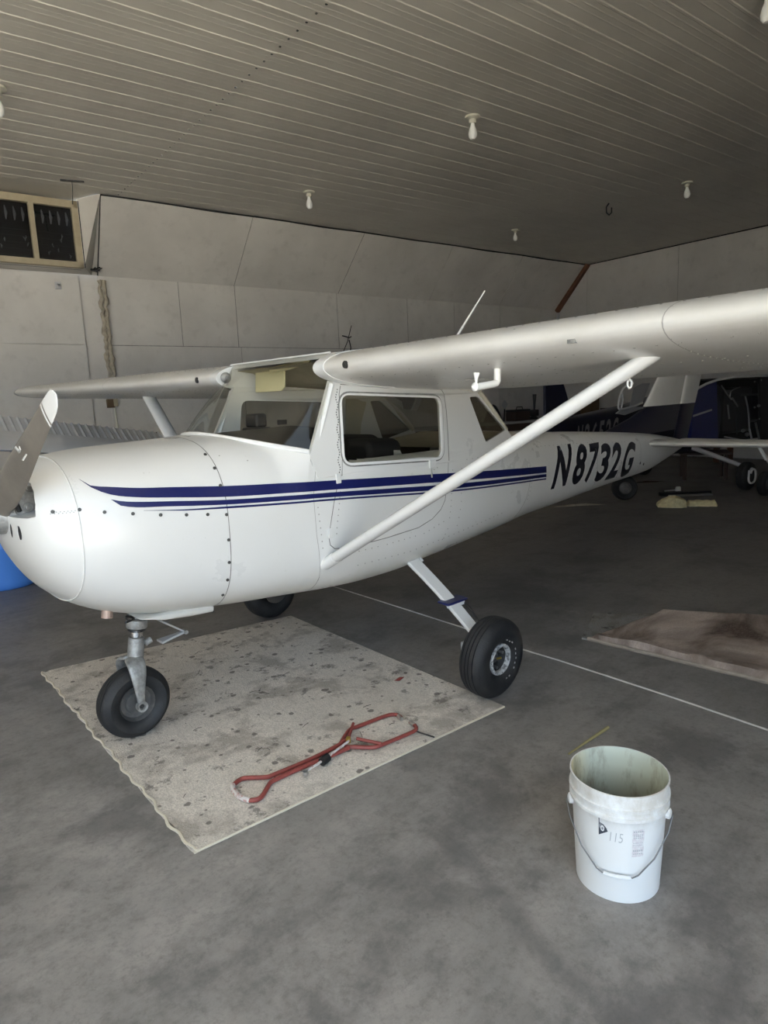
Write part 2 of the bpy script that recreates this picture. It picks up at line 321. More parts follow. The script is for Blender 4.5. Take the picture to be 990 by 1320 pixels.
def panel(parent, pts, off, m_, th=.012, inset=.007, name='wall_panel'):
    c = sum(pts, Vector()) / len(pts); q = [p + (c - p).normalized() * inset for p in pts]
    nrm = (pts[1] - pts[0]).cross(pts[2] - pts[0]).normalized()
    if nrm.dot(Vector(CP) - c) < 0: nrm = -nrm
    mb = MB(); N = len(q); mb.add([p + nrm * (off + th) for p in q] + [p + nrm * off for p in q], [tuple(range(N)), tuple(range(2 * N - 1, N - 1, -1))] + [(i, (i + 1) % N, N + (i + 1) % N, N + i) for i in range(N)])
    return obj(name, mb, m_, parent, smooth=False, bevel=.003)
wb = MB()
wb.add([bw(-.3, HN + .03, 0), bw(11.66, HN + .03, 0), bw(11.66, HN + .03, FO), bw(-.3, HN + .03, FO)], [(0, 1, 2, 3)])
wb.add([bw(11.6, HN + .025, 0), bw(UL, HN + .025, 0), bw(UL, HN + .025, FO), bw(11.6, HN + .025, FO)], [(0, 1, 2, 3)], 1)
wb.add([bw(-.3, HN + .03, FO), bw(11.60, HN + .03, FO), bw(11.68, .03, H + .03), bw(-.3, .03, H + .03)], [(0, 1, 2, 3)])
wb.add([bw(-.3, .034, H - .04), bw(11.7, .034, H - .04), bw(11.7, .034, H + .12), bw(-.3, .034, H + .12)], [(0, 1, 2, 3)])
wb.add([bw(11.5, HN + .04, FO - .05), bw(UL, HN + .04, FO - .05), bw(UL, HN + .04, H + .2), bw(11.5, HN + .04, H + .2)], [(0, 1, 2, 3)], 1)
wall_back = struct(obj('wall_back', wb, [M['seam'], M['wall']], smooth=False))
def bu(px, py, n):      # where a sight line meets the vertical plane at offset n from the ceiling edge
    d = ray(px, py); q = B0 + N2 * n; t = ((q - CP[:2]) @ N2) / (d[:2] @ N2); P_ = CP + t * d; return float(-(P_[:2] - B0) @ U2), float(P_[2])
top = [0] + [bu(*p, 0)[0] for p in ((674, 331), (584, 318), (470, 302), (326, 279))] + [11.70]
bot = [0] + [bu(*p, HN)[0] for p in ((643.5, 394.5), (552.5, 388.5), (435.5, 379.3), (301, 367))] + [11.60]
for i in range(5):
    panel(wall_back, [bw(top[i], 0, H - .012), bw(top[i + 1], 0, H - .012), bw(bot[i + 1], HN, FO), bw(bot[i], HN, FO)], random.uniform(0, .008), M['wall'])
vs = sorted([bu(644, 410, HN)[0], bu(525, 410, HN)[0], bu(435, 410, HN)[0], bu(304, 400, HN)[0], bu(232, 400, HN)[0], bu(585, 410, HN)[0]])
lo = [0] + vs + [11.62]
for i in range(len(lo) - 1):
    panel(wall_back, [bw(lo[i], HN, FO), bw(lo[i + 1], HN, FO), bw(lo[i + 1], HN, SE), bw(lo[i], HN, SE)], random.uniform(0, .006), M['wall'])
for a_, b_ in ((0, 2.3), (2.3, 4.6), (4.6, 6.9), (6.9, 9.2), (9.2, 11.62)):
    panel(wall_back, [bw(a_, HN, SE), bw(b_, HN, SE), bw(b_, HN, .02), bw(a_, HN, .02)], random.uniform(0, .004), M['wall'])
for a_, b_ in ((11.9, 14.3), (14.3, 16.8), (16.8, 19.5), (19.5, 22.8), (22.8, UL)):
    panel(wall_back, [bw(a_, HN, FO - .03), bw(b_, HN, FO - .03), bw(b_, HN, SE), bw(a_, HN, SE)], .012, M['wall'])
    panel(wall_back, [bw(a_, HN, SE), bw(b_, HN, SE), bw(b_, HN, .02), bw(a_, HN, .02)], .015, M['wall'])
# right wall
rw = MB(); rw.add([bw(-.03, HN + .3, 0), bw(-.03, NF, 0), bw(-.03, NF, H + .1), bw(-.03, HN + .3, H + .1)], [(0, 1, 2, 3)])
wall_right = struct(obj('wall_right', rw, M['seam'], smooth=False))
nn = [HN, 0, -2.4, -4.8, -7.2, -9.6, NF]
for i in range(6):
    z1 = H - .02
    if i == 0:
        panel(wall_right, [bw(0, HN, SE), bw(0, HN, FO - .02), bw(0, 0, H - .03), bw(0, 0, SE)], .002, M['wall'])
    else: panel(wall_right, [bw(0, nn[i], SE), bw(0, nn[i], z1), bw(0, nn[i + 1], z1), bw(0, nn[i + 1], SE)], random.uniform(0, .006), M['wall'])
    panel(wall_right, [bw(0, nn[i], .02), bw(0, nn[i], SE), bw(0, nn[i + 1], SE), bw(0, nn[i + 1], .02)], random.uniform(0, .006), M['wall'])
# other walls round the hangar (behind and beside the camera)
lw = MB(); lw.add([bw(UL, HN + .03, 0), bw(UL, NF, 0), bw(UL, NF, H + .1), bw(UL, HN + .03, H + .1)], [(0, 1, 2, 3)])
struct(obj('wall_left', lw, M['wall'], smooth=False))
fw = MB(); fw.box((bw(6.4, NF, 0) + bw(6.4, NF, H)) / 2, (13.8, .1, H), Matrix.Rotation(PHI, 3, 'Z')); fw.box((bw(19.6, NF, 0) + bw(19.6, NF, 2 * (H - .2))) / 2, (12.8, .1, .45), Matrix.Rotation(PHI, 3, 'Z'))
struct(obj('wall_front', fw, M['wall'], smooth=False))
# brown beam down the haunch corner, dark gap line under the ceiling edge
mb = MB(); e = (bw(0, HN, FO) - bw(0, 0, H)).normalized()
pr = [(0.0, 0), (.13, 0), (.13, -.1), (0, -.1)]
def beam(p, q, wu, wd):
    a = Vector((-U2[0], -U2[1], 0)); d = (q - p).normalized(); c = d.cross(a).normalized()
    if c.z > 0: c = -c
    return MB().loft([[s + a * x + c * y for x, y in ((.015, 0), (.015 + wu, 0), (.015 + wu, wd), (.015, wd))] for s in (p, q)])
struct(obj('trim_1', beam(bw(0, -.03, H + .02), bw(0, HN, FO - .02), .12, .09), M['brown'], smooth=False, bevel=.005))
mb = MB(); mb.box(bw(.04, HN - .04, FO / 2), (.06, .06, FO - .05), Matrix.Rotation(PHI, 3, 'Z')); struct(obj('trim_2', mb, M['dim_white'], smooth=False))
mb = MB()
mb.loft([[bw(u, n, z + .006 * math.sin(u * 3)) for n, z in ((-.014, H - .004), (-.014, H - .026), (-.004, H - .026), (-.004, H - .004))] for u in np.linspace(0.1, 11.7, 60)])
struct(obj('trim_3', mb, M['black'], smooth=False))
mb = MB(); mb.loft([[bw(u, n, H - .022 + z) for u, z in ((.012, 0), (.03, 0), (.03, .02), (.012, .02))] for n in (-.03, NF)]); struct(obj('trim_4', mb, M['black'], smooth=False))

# ------------------------------------------------------------------ dormer window at the left, cheek wall and cabling
WN = .47; RZ = Matrix.Rotation(PHI, 3, 'Z'); WU = bu(106, 330, WN)[0]; z0, z1 = bu(108, 346, WN)[1], H - .03
win = struct(obj('window_1', MB().box(bw(WU + 4.6, WN + .14, (z0 + z1) / 2), (9.2, .02, z1 - z0), RZ), M['black'], smooth=False))
fr = MB()
def bar(mb, u0, u1, za, zb, n=WN, th=.09): mb.box(bw((u0 + u1) / 2, n, (za + zb) / 2), (abs(u1 - u0), th, zb - za), RZ)
bar(fr, WU, WU + 9, z1 - .10, z1); bar(fr, WU, WU + 9, z0, z0 + .08); bar(fr, WU, WU + .09, z0, z1)
obj('window_frame', fr, M['frame'], win, smooth=False, bevel=.004)
mu = [WU + .05] + [bu(43, 300, WN)[0] + .62 * k for k in range(5)]
for u in mu[1:]: mb = MB(); bar(mb, u - .035, u + .035, z0 + .07, z1 - .09); obj('mullion', mb, M['frame'], win, smooth=False, bevel=.004)
for i in range(5):
    u, u1 = mu[i], mu[i + 1]; mb = MB(); bar(mb, u, u1, z0 + .05, z1 - .08, WN + .02, .004); obj('window_pane', mb, M['glass_dark'], win, smooth=False)
    mb = MB()
    for j in range(5): mb.tube([bw(u + .03, WN + .04, z0 + .12 + j * .09), bw(u1 - .03, WN + .04, z0 + .12 + j * .09 + random.uniform(-.01, .01))], .0022, 6)
    obj('wire_guard', mb, M['wire'], win)
    for j in range(5):  # upright glints in the glass, modelled as pale solid rolls
        uu = u + .1 + j * .11; obj('pane_glint', MB().tube([bw(uu, WN + .08, z1 - .15), bw(uu - .005, WN + .06, z1 - .25), bw(uu, WN + .07, z1 - .34)], [.008, .022, .008], 8), M['foil'], win)
    for j in range(6):  # smaller glints, modelled as pale flecks behind the glass
        uu = u + random.uniform(.08, .5); zz = z0 + random.uniform(.12, .42); obj('glint_fleck', MB().tube([bw(uu, WN + .06, zz), bw(uu + random.uniform(-.02, .02), WN + .06, zz + .035), bw(uu + random.uniform(-.03, .03), WN + .06, zz + .06)], [.004, .011, .003], 6), M['foil'], win)
cu_ = bu(118, 353, HN)[0]
mb = MB(); mb.add([bw(cu_, HN, FO), bw(UL, HN, FO), bw(UL, WN - .04, z0 + .005), bw(WU, WN - .04, z0 + .005)], [(0, 1, 2, 3)]); obj('window_sill', mb, M['wall'], win, smooth=False)
mb = MB(); mb.add([bw(11.70, -.005, H + .0), bw(cu_ - .08, HN, FO), bw(cu_, HN, FO), bw(WU, WN - .045, z0), bw(WU, WN - .045, H + .0)], [(0, 1, 2), (0, 2, 3), (0, 3, 4)]); obj('window_cheek', mb, M['wall'], win, smooth=False)
mb = MB(); mb.tube([bw(WU - .01, WN - .06, z1), bw(WU - .01, WN - .06, z0)], .009, 6); obj('window_edge_gap', mb, M['black'], win)
mb = MB(); mb.tube([bw(11.70, -.01, H - .02), bw(cu_ - .08, HN - .02, FO)], .006, 6); obj('window_edge_gap', mb, M['black'], win)
# torn insulation strip running down the wall
random.seed(3); SU0 = bu(136, 420, HN - .03)[0]
mb = MB()
for k in range(2):
    q = []
    for j in range(30):
        z = FO - .08 - j * (FO - 2.05) / 29; q.append(bw(SU0 + (.03 if k else -.03) + random.uniform(-.02, .02), HN - .07, z))
    mb.tube(q, [random.uniform(.022, .045) for _ in q], 8)
tag(obj('insulation_strip', mb, M['strip']), 'torn beige insulation strip running down the pale back wall at left', 'insulation')
mb = MB(); pb = bw(SU0 + .1, HN - .15, FO + .06)
for j in range(7): mb.tube([pb + Vector((random.uniform(-.12, .12), 0, random.uniform(-.02, .02))), pb + Vector((random.uniform(-.06, .06), -.05, random.uniform(-.05, .07))), pb + Vector((random.uniform(-.05, .14), -.02, random.uniform(-.07, .05)))], random.uniform(.006, .016), 6)
tag(obj('cable_tangle', mb, M['black']), 'tangle of dark cable at the lower corner of the window frame', 'cable')
t = thing('junction_box', bw(11.75, HN - .05, 1.7), 'small brown electrical box on the back wall under the far wing', 'electrical box')
cpt = bw(*((bu(145, 520, HN - .05)[0]), HN - .05, bu(145, 520, HN - .05)[1]))
obj('box_cover', MB().box(cpt + Vector((-.03, 0, 0)), (.12, .06, .14), RZ), M['card'], t, smooth=False, bevel=.006)
obj('box_body', MB().box(cpt + Vector((.045, -.005, .01)), (.07, .07, .12), RZ), M['frame'], t, smooth=False, bevel=.005)
obj('conduit', MB().tube([cpt + Vector((.03, 0, -.06)), cpt + Vector((.05, .01, -.45)), cpt + Vector((.05, .01, -1.4))], .016, 8), M['ceramic'], t)
u_, z_ = bu(75, 368, HN - .04); t = thing('wall_bracket', bw(u_, HN - .02, z_), 'small pale metal bracket on the wall just under the window', 'bracket')
obj('bracket_plate', MB().box(bw(u_, HN - .03, z_), (.09, .015, .11), RZ), M['dim_white'], t, smooth=False, bevel=.004); obj('bracket_bolt', MB().tube([bw(u_, HN - .03, z_ + .02), bw(u_ - .01, HN - .09, z_)], .015, 8), M['steel'], t)
# wires poking out of the wall above the cabin, hanger and wire by the window
u_, z_ = bu(448, 435, HN - .05); mb = MB(); c0 = bw(u_, HN - .05, z_)
mb.tube([c0 + Vector((-.14, 0, -.3)), c0 + Vector((-.02, -.02, -.08)), c0 + Vector((.04, -.02, .08)), c0 + Vector((.12, 0, .24))], .008, 6)
mb.tube([c0 + Vector((-.14, 0, .03)), c0 + Vector((-.06, -.03, .01)), c0 + Vector((.02, -.03, -.01)), c0 + Vector((.1, 0, .02))], .012, 6)
mb.tube([c0 + Vector((.04, 0, -.05)), c0 + Vector((.05, -.03, -.2)), c0 + Vector((.05, 0, -.32))], .012, 6)
tag(obj('wall_wire', mb, M['black']), 'crooked dark wire ends poking from the wall above the cabin roof', 'wire')
u_, z_ = bu(90, 233, HN * .4); mb = MB(); P1 = gnd(93, 233, H - .01)
mb.box(P1, (.30, .035, .02), Matrix.Rotation(PHI - .25, 3, 'Z')); mb.tube([P1, P1 + Vector((.01, .1, -.28))], .006, 6)
tag(obj('ceiling_hanger', mb, M['grime']), 'short dark hanger bar on the ceiling above the window', 'hanger')

# ------------------------------------------------------------------ ceiling lamps
def lamp(p, label, size=1.0, group='bare bulbs on the ceiling'):
    t = thing('ceiling_bulb', p, label, 'light bulb', group); s = size
    obj('lamp_base', MB().lathe([(0, 0), (.085 * s, 0), (.085 * s, -.018 * s), (.06 * s, -.03 * s), (.04 * s, -.035 * s), (.04 * s, -.075 * s), (.0, -.075 * s)], p, seg=24), M['ceramic'], t)
    obj('bulb', MB().lathe([(.022 * s, -.07 * s), (.024 * s, -.1 * s), (.04 * s, -.14 * s), (.05 * s, -.185 * s), (.045 * s, -.22 * s), (.025 * s, -.243 * s), (0, -.248 * s)], p, seg=20), M['bulb'], t)
zc = H - .006
lamp(gnd(609, 150, zc), 'largest bare white bulb, on the ceiling above the middle of the near wing')
lamp(gnd(398, 247, zc), 'bare white bulb on the ceiling above the near wing root, close to the back wall')
lamp(gnd(664, 296, zc), 'small bare bulb on the ceiling right of the whip antenna, near the back wall', .85)
lamp(gnd(886, 235, zc), 'bare bulb on the ceiling at the right, over the right-hand wall corner', .95)
lamp(gnd(-6, 112, zc), 'bare bulb cut off by the left edge of the photo, under a ceiling rib', 1.1)
lamp(gnd(990, -14, zc), 'bare bulb at the top right corner of the photo')
t = thing('ceiling_hook', gnd(785, 262, zc), 'small dark hook hanging from the ceiling near the right-hand bulb', 'hook'); p = gnd(785, 262, zc)
obj('hook_loop', MB().tube([p + Vector((0, 0, 0)), p + Vector((-.03, .03, -.06)), p + Vector((-.025, .03, -.15)), p + Vector((.01, 0, -.19)), p + Vector((.035, -.03, -.15)), p + Vector((.035, -.03, -.07))], .012, 8), M['black'], t)

# ------------------------------------------------------------------ THE AEROPLANE (nose at -x, left wing towards the camera at -y)
def pchip(xs, ys, x):
    xs = np.array(xs, float); ys = np.array(ys, float); h = np.diff(xs); d = np.diff(ys) / h; m_ = np.zeros(len(xs))
    for i in range(1, len(xs) - 1):
        if d[i - 1] * d[i] > 0:
            w1 = 2 * h[i] + h[i - 1]; w2 = h[i] + 2 * h[i - 1]; m_[i] = (w1 + w2) / (w1 / d[i - 1] + w2 / d[i])
    m_[0] = d[0]; m_[-1] = d[-1]; x = min(max(x, xs[0]), xs[-1]); i = min(int(np.searchsorted(xs, x, 'right')) - 1, len(xs) - 2)
    t = (x - xs[i]) / h[i]; return float(ys[i] * (1 + 2 * t) * (1 - t) ** 2 + m_[i] * h[i] * t * (1 - t) ** 2 + ys[i + 1] * t * t * (3 - 2 * t) + m_[i + 1] * h[i] * t * t * (t - 1))
#        x     w     zt     zc    zb    nt   nb
SEC = [(.175, .15, 1.27, 1.16, 1.06, 2.2, 2.2), (.19, .23, 1.31, 1.14, 1.00, 2.3, 2.3), (.215, .29, 1.345, 1.12, .945, 2.4, 2.3),
       (.26, .345, 1.375, 1.10, .865, 2.5, 2.3), (.32, .385, 1.397, 1.08, .80, 2.6, 2.3), (.41, .415, 1.413, 1.07, .735, 2.6, 2.4),
       (.53, .437, 1.425, 1.06, .68, 2.6, 2.5), (.70, .457, 1.433, 1.05, .635, 2.6, 2.6), (.955, .478, 1.443, 1.04, .607, 2.7, 2.9),
       (1.12, .490, 1.450, 1.03, .597, 2.9, 3.2), (1.25, .498, 1.435, 1.02, .588, 3.1, 3.3), (1.346, .505, 1.40, 1.005, .58, 5, 3.3), (1.42, .508, 1.375, 1.0, .575, 9, 3.4), (1.6, .515, 1.33, .98, .562, 9, 3.5), (1.85, .518, 1.30, .97, .550, 10, 3.5),
       (2.07, .518, 1.30, .97, .552, 10, 3.5), (2.4, .512, 1.30, .97, .575, 10, 3.3), (2.75, .49, 1.31, .98, .595, 8, 3.1), (3.0, .465, 1.335, .98, .608, 6, 3.0),
       (3.25, .438, 1.335, .98, .628, 4, 3.0), (3.6, .392, 1.31, .98, .652, 3.2, 2.8), (4.2, .325, 1.268, .97, .680, 3.0, 3.0), (5.1, .242, 1.212, .97, .722, 2.8, 3.0),
       (6.0, .16, 1.145, .965, .752, 2.5, 2.6), (6.45, .118, 1.09, .965, .815, 2.3, 2.3), (6.9, .062, 1.025, .955, .895, 2.1, 2.1), (7.12, .02, .985, .95, .93, 2, 2)]
SX = [s[0] for s in SEC]
_c = {}
def sec(x):
    k = round(x, 4)
    if k not in _c: _c[k] = tuple(pchip(SX, [s[i] for s in SEC], x) for i in range(1, 7))
    return _c[k]
def ring(x, n=72):
    w_, zt, zc_, zb, nt, nb = sec(x); out = []
    for k in range(n):
        a = 2 * PI * (k + .5) / n; c, s = math.cos(a), math.sin(a); e = nt if s > 0 else nb; hh = (zt - zc_) if s > 0 else (zc_ - zb)
        out.append(Vector((x, math.copysign(abs(c) ** (2 / e), c) * w_, zc_ + math.copysign(abs(s) ** (2 / e), s) * hh)))
    return out
def sy(x, z, off=0.0):
    "left-hand (camera side) skin point at station x, height z"
    w_, zt, zc_, zb, nt, nb = sec(x)
    hh, e = ((zt - zc_), nt) if z > zc_ else ((zc_ - zb), nb); q = min(abs(z - zc_) / hh, .9999)
    return Vector((x, -w_ * (1 - q ** e) ** (1 / e) - off, z))
def mirror(mb): 
    r = MB(); r.v = [Vector((p.x, -p.y, p.z)) for p in mb.v]; r.f = [f[::-1] for f in mb.f]; r.mi = list(mb.mi); return r

AC = thing('light_aircraft', (2.1, 0, 0), 'white high-wing light aeroplane with navy side stripes and strut-braced wing, parked in the middle', 'aeroplane')

# nose bowl with cut cooling inlets
xs = [.175, .178, .183, .19, .2, .215, .235, .26, .29, .32, .345]
mb = MB(); mb.loft([ring(x) for x in xs])
cut = MB()
def inlet_outline(s, gr=0):
    P_ = [(.07, 1.20), (.085, 1.178), (.255, 1.180), (.292, 1.187), (.286, 1.235), (.262, 1.285), (.225, 1.318), (.17, 1.332), (.12, 1.325), (.085, 1.29)]
    cx = sum(p[0] for p in P_) / len(P_); cz = sum(p[1] for p in P_) / len(P_)
    return [(s * (cx + (y - cx) * (1 + gr)), cz + (z - cz) * (1 + gr)) for y, z in P_]
for s in (-1, 1):
    o_ = inlet_outline(s); o2 = inlet_outline(s, -.22); cut.loft([[Vector((.05, y, z)) for y, z in o_], [Vector((.215, y, z)) for y, z in o_], [Vector((.292, y, z)) for y, z in o2]])
for yy in (-.10, -.185, .10, .185):       # small oval holes under the spinner
    cut.loft([[Vector((x, yy + .018 * math.cos(a), 1.118 + .030 * math.sin(a))) for a in [2 * PI * k / 14 for k in range(14)]] for x in (.05, .3)])
nb_ = obj('nose_bowl', mb, M['paint'], AC)
cuto = obj('cutter', cut, M['paint'], None, smooth=False)
md = nb_.modifiers.new('cut', 'BOOLEAN'); md.operation = 'DIFFERENCE'; md.solver = 'EXACT'; md.object = cuto
bpy.context.view_layer.update()
dg = bpy.context.evaluated_depsgraph_get(); me = bpy.data.meshes.new_from_object(nb_.evaluated_get(dg)); nb_.modifiers.clear(); 
nb_.data = me; bpy.data.objects.remove(cuto)
nb_.parent = AC; nb_.location = (0, 0, 0)
# remove the pocket bottoms so that the engine shows behind
bm = bmesh.new(); bm.from_mesh(nb_.data); o0 = wl(AC)
kill = [f for f in bm.faces if f.normal.x < -.9 and f.calc_center_median().x + o0.x > .27]; kill += [f for f in bm.faces if f.normal.x > .9 and f.calc_center_median().x + o0.x > .33]
bmesh.ops.delete(bm, geom=list(set(kill)), context='FACES'); bm.to_mesh(nb_.data); bm.free()
# cowling
xs = list(np.linspace(.345, .955, 20)); mb = MB(); mb.loft([ring(x) for x in xs], cap=False)
cowl = obj('cowling', mb, M['paint'], AC)
obj('firewall', MB().loft([[p * 1 for p in ring(.95)]], cap=False).add([p for p in ring(.94)], [tuple(range(72))]), M['black'], AC, smooth=False)
mb = MB(); mb.tube([p + (p - Vector((p.x, 0, 1.08))).normalized() * .001 for p in ring(.347)], .0042, 6, closed=True); obj('nose_bowl_rim', mb, M['trim_white'], AC)
def ribbon(x0, wd, zlo=0, zhi=9, off=.0012, n=96, side=None):
    mb = MB(); a, b = ring(x0, n), ring(x0 + wd, n)
    for k in range(n):
        j = (k + 1) % n
        if not (zlo < a[k].z < zhi and zlo < a[j].z < zhi): continue
        q = []
        for p in (a[k], a[j], b[j], b[k]):
            c = Vector((p.x, 0, sec(x0)[2])); q.append(p + (p - c).normalized() * off)
        mb.add(q, [(0, 1, 2, 3)])
    return mb
obj('cowl_seam', ribbon(.9535, .004), M['seam'], AC, smooth=False)
# camloc screws along the cowl split line and the firewall
def disc(mb, x, z, r, off=.0015, h=.003, seg=8, side=-1):
    p = sy(x, z); px_, pz_ = sy(x + .01, z) - p, sy(x, z + .01) - p; n_ = px_.cross(pz_).normalized()
    if n_.y > 0: n_ = -n_
    u = px_.normalized(); v = n_.cross(u); a = [p + n_ * off * .2 + (u * math.cos(t) + v * math.sin(t)) * r for t in [2 * PI * k / seg for k in range(seg)]]
    b = [q + n_ * h for q in a]; mb.loft([a, b])
for (x, z) in ((.27, 1.205), (.355, 1.205), (.44, 1.185), (.545, 1.165), (.655, 1.145), (.765, 1.130), (.86, 1.118), (.948, 1.105), (.948, .99), (.946, .885), (.944, .80), (.942, .72), (.946, 1.31), (.944, 1.235), (.942, 1.37)):
    mb = MB(); disc(mb, x, z, .0075, h=.004); obj('cowl_screw', mb, M['screw'], cowl)
mb = MB()
for k in range(14): disc(mb, .262 + .006 * k, 1.203 if k % 2 else 1.197, .002)
tag(obj('nose_rivets', mb, M['rivet'], AC), kind='stuff')

# fuselage shell aft of the firewall, open where the cabin glass is
def xbase(y): s = min(abs(y) / .495, 1); return 1.42 - .345 * (1 - s ** 2.3)
def base_pt(s, dz=0, g=1.0):       # windshield base curve, s in -1..1
    y = .495 * s * g; x = xbase(y); return Vector((x, y, 1.344 + .106 * (1 - s * s) + dz))
xs = [.955, 1.0, 1.05] + list(np.linspace(1.07, 1.45, 28)) + list(np.linspace(1.5, 3.4, 34)) + list(np.linspace(3.5, 7.12, 40)); rg = [ring(x, 144) for x in xs]
full = MB().loft(rg, cap=False); keep = MB(); keep.v = full.v
for f in full.f:
    c = sum((full.v[i] for i in f), Vector()) / 4
    if c.z > 1.262 and c.x > xbase(min(abs(c.y), .495)) + .004 and c.x < 3.22 - .12 * (abs(c.y) / .46) ** 2 and (abs(c.y) < .47 or c.z > 1.28): continue
    keep.f.append(f); keep.mi.append(0)
body = obj('fuselage', keep, M['paint'], AC)
inner = MB(); inner.v = [Vector((p.x, p.y * .975, p.z + .004)) for p in full.v]
for f in full.f:
    c = sum((full.v[i] for i in f), Vector()) / 4
    if 1.3 < c.x < 3.3 and c.z < 1.262: inner.f.append(f); inner.mi.append(0)
obj('cabin_lining', inner, mat('dark_cabin_carpet', (.012, .012, .013), .9), AC)
# cowl deck / glareshield
mb = MB(); rings = []
for s in np.linspace(-1, 1, 25):
    b = base_pt(s, -.006); rings.append([b, Vector((b.x + (1.66 - b.x) * .5, b.y * .99, b.z * .5 + .5 * (1.395 + .065 * (1 - s * s)))), Vector((1.68, b.y * .97, 1.395 + .065 * (1 - s * s))), Vector((1.69, b.y * .97, 1.36)), Vector((1.665, b.y * .97, 1.1))])
mb.loft(rings, closed=False, cap=False); dash = obj('dashboard', mb, M['dash'], AC)
# dash clutter: compass housing, paper
mb = MB(); cp = Vector((1.66, .10, 1.475)); cp = on(330, 542, 0, 1.50)
t_ = Vector((cp.x, cp.y, cp.z)); obj('compass', MB().box(t_, (.07, .115, .075)), M['black'], AC, bevel=.012); obj('compass_mount', MB().box(t_ + Vector((0, 0, -.055)), (.1, .15, .035)), M['black'], AC, bevel=.01)
# fillet from the windshield base down on to the cowl deck
def radial(x, phi):
    w_, zt, zc_, zb, nt, nb = sec(x); return ((abs(math.cos(phi)) / w_) ** nt + (abs(math.sin(phi)) / (zt - zc_)) ** nt) ** (-1 / nt), zc_
rings = []
for s in np.linspace(-1, 1, 81):
    b = base_pt(s); w_, zt, zc_, zb, nt, nb = sec(b.x); f0 = math.atan2(b.z - zc_, abs(b.y)); gap = math.hypot(b.y, b.z - zc_) - radial(b.x, f0)[0]; r_ = [b.copy()]; sg = 1 if s >= 0 else -1
    for k in (.15, .3, .45, .6, .75, .9, 1):
        x = b.x - .13 * k * (1 - .75 * abs(s) ** 5); ph = f0 - .25 * k * abs(s) ** 2; rr, z0_ = radial(x, ph); rr += max(gap, 0) * (1 - k) ** 2 + .0012
        r_.append(Vector((x, sg * rr * math.cos(ph), z0_ + rr * math.sin(ph))))
    rings.append(r_)
obj('cowl_fillet', MB().loft(rings, closed=False, cap=False), M['paint'], AC, sharp=80)
# windshield
def top_pt(s): 
    a = abs(s); return Vector((1.605 + .0 * a, .478 * s, 1.822 - .155 * max(0, (a - .93) / .07) ** 1.6))
rings = []
for s in list(np.linspace(-1, -.9, 6)) + list(np.linspace(-.88, .88, 31)) + list(np.linspace(.9, 1, 6)):
    b, t = base_pt(s), top_pt(s); r_ = []
    for v in np.linspace(0, 1, 13):
        p = b.lerp(t, v); bulge = .045 * math.sin(PI * v) * (1 - abs(s) ** 4); r_.append(Vector((p.x - bulge, p.y, p.z + bulge * .4)))
    rings.append(r_)
obj('windshield', MB().loft(rings, closed=False, cap=False), M['glass'], AC, sharp=80)
mb = MB(); mb.tube([base_pt(s, .003) + Vector((-.004, 0, 0)) for s in np.linspace(-1, 1, 41)], .013, 8); obj('windshield_base_trim', mb, M['trim_white'], AC)
# far windshield post seen through the glass
for s in (-1, 1):
    mb = MB(); b = base_pt(s * 1.0); t = Vector((1.60, .472 * s, 1.67)); mb.tube([b + Vector((.03, -.012 * s, -.03)), t], .016, 8); obj('windshield_post', mb, M['trim_white'], AC)

# cabin sides: one plate per side with holes, then the door as its own part
def yp(z): return .5175 - .105 * max(0, z - 1.2) ** 1.0
WX = 1.0
def rrect(pts, r, n=5):
    out = []; N = len(pts)
    for i in range(N):
        p0, p1, p2 = Vector(pts[i - 1]), Vector(pts[i]), Vector(pts[(i + 1) % N]); a = (p0 - p1).normalized(); b = (p2 - p1).normalized()
        for k in range(n + 1):
            t = k / n; q = (p1 + a * r) * (1 - t) ** 2 + p1 * 2 * t * (1 - t) + (p1 + b * r) * t * t; out.append((q.x, q.y))
    return out
def cabin_x(x, z):     # cabin narrows towards the rear window
    return -.055 * max(0, (x - 2.45) / .65) ** 1.4
WIN = [(1.655, 1.615), (1.625, 1.272), (2.372, 1.238), (2.405, 1.578)]
REAR = [(2.705, 1.570), (2.83, 1.288), (3.065, 1.345), (2.835, 1.565)]
REAR = [(2.70, 1.578), (2.795, 1.578), (3.10, 1.352), (2.835, 1.288)]
OUT = [(1.405, 1.325), (1.47, 1.20), (3.08, 1.21), (3.235, 1.345), (3.12, 1.358), (2.825, 1.60), (2.80, 1.66), (1.575, 1.69)]
OUT = [(1.412, 1.322), (1.45, 1.215), (1.62, 1.20), (2.40, 1.20), (3.0, 1.215), (3.17, 1.30), (3.12, 1.352), (2.83, 1.60), (2.83, 1.66), (2.4, 1.68), (1.60, 1.695), (1.585, 1.665)]
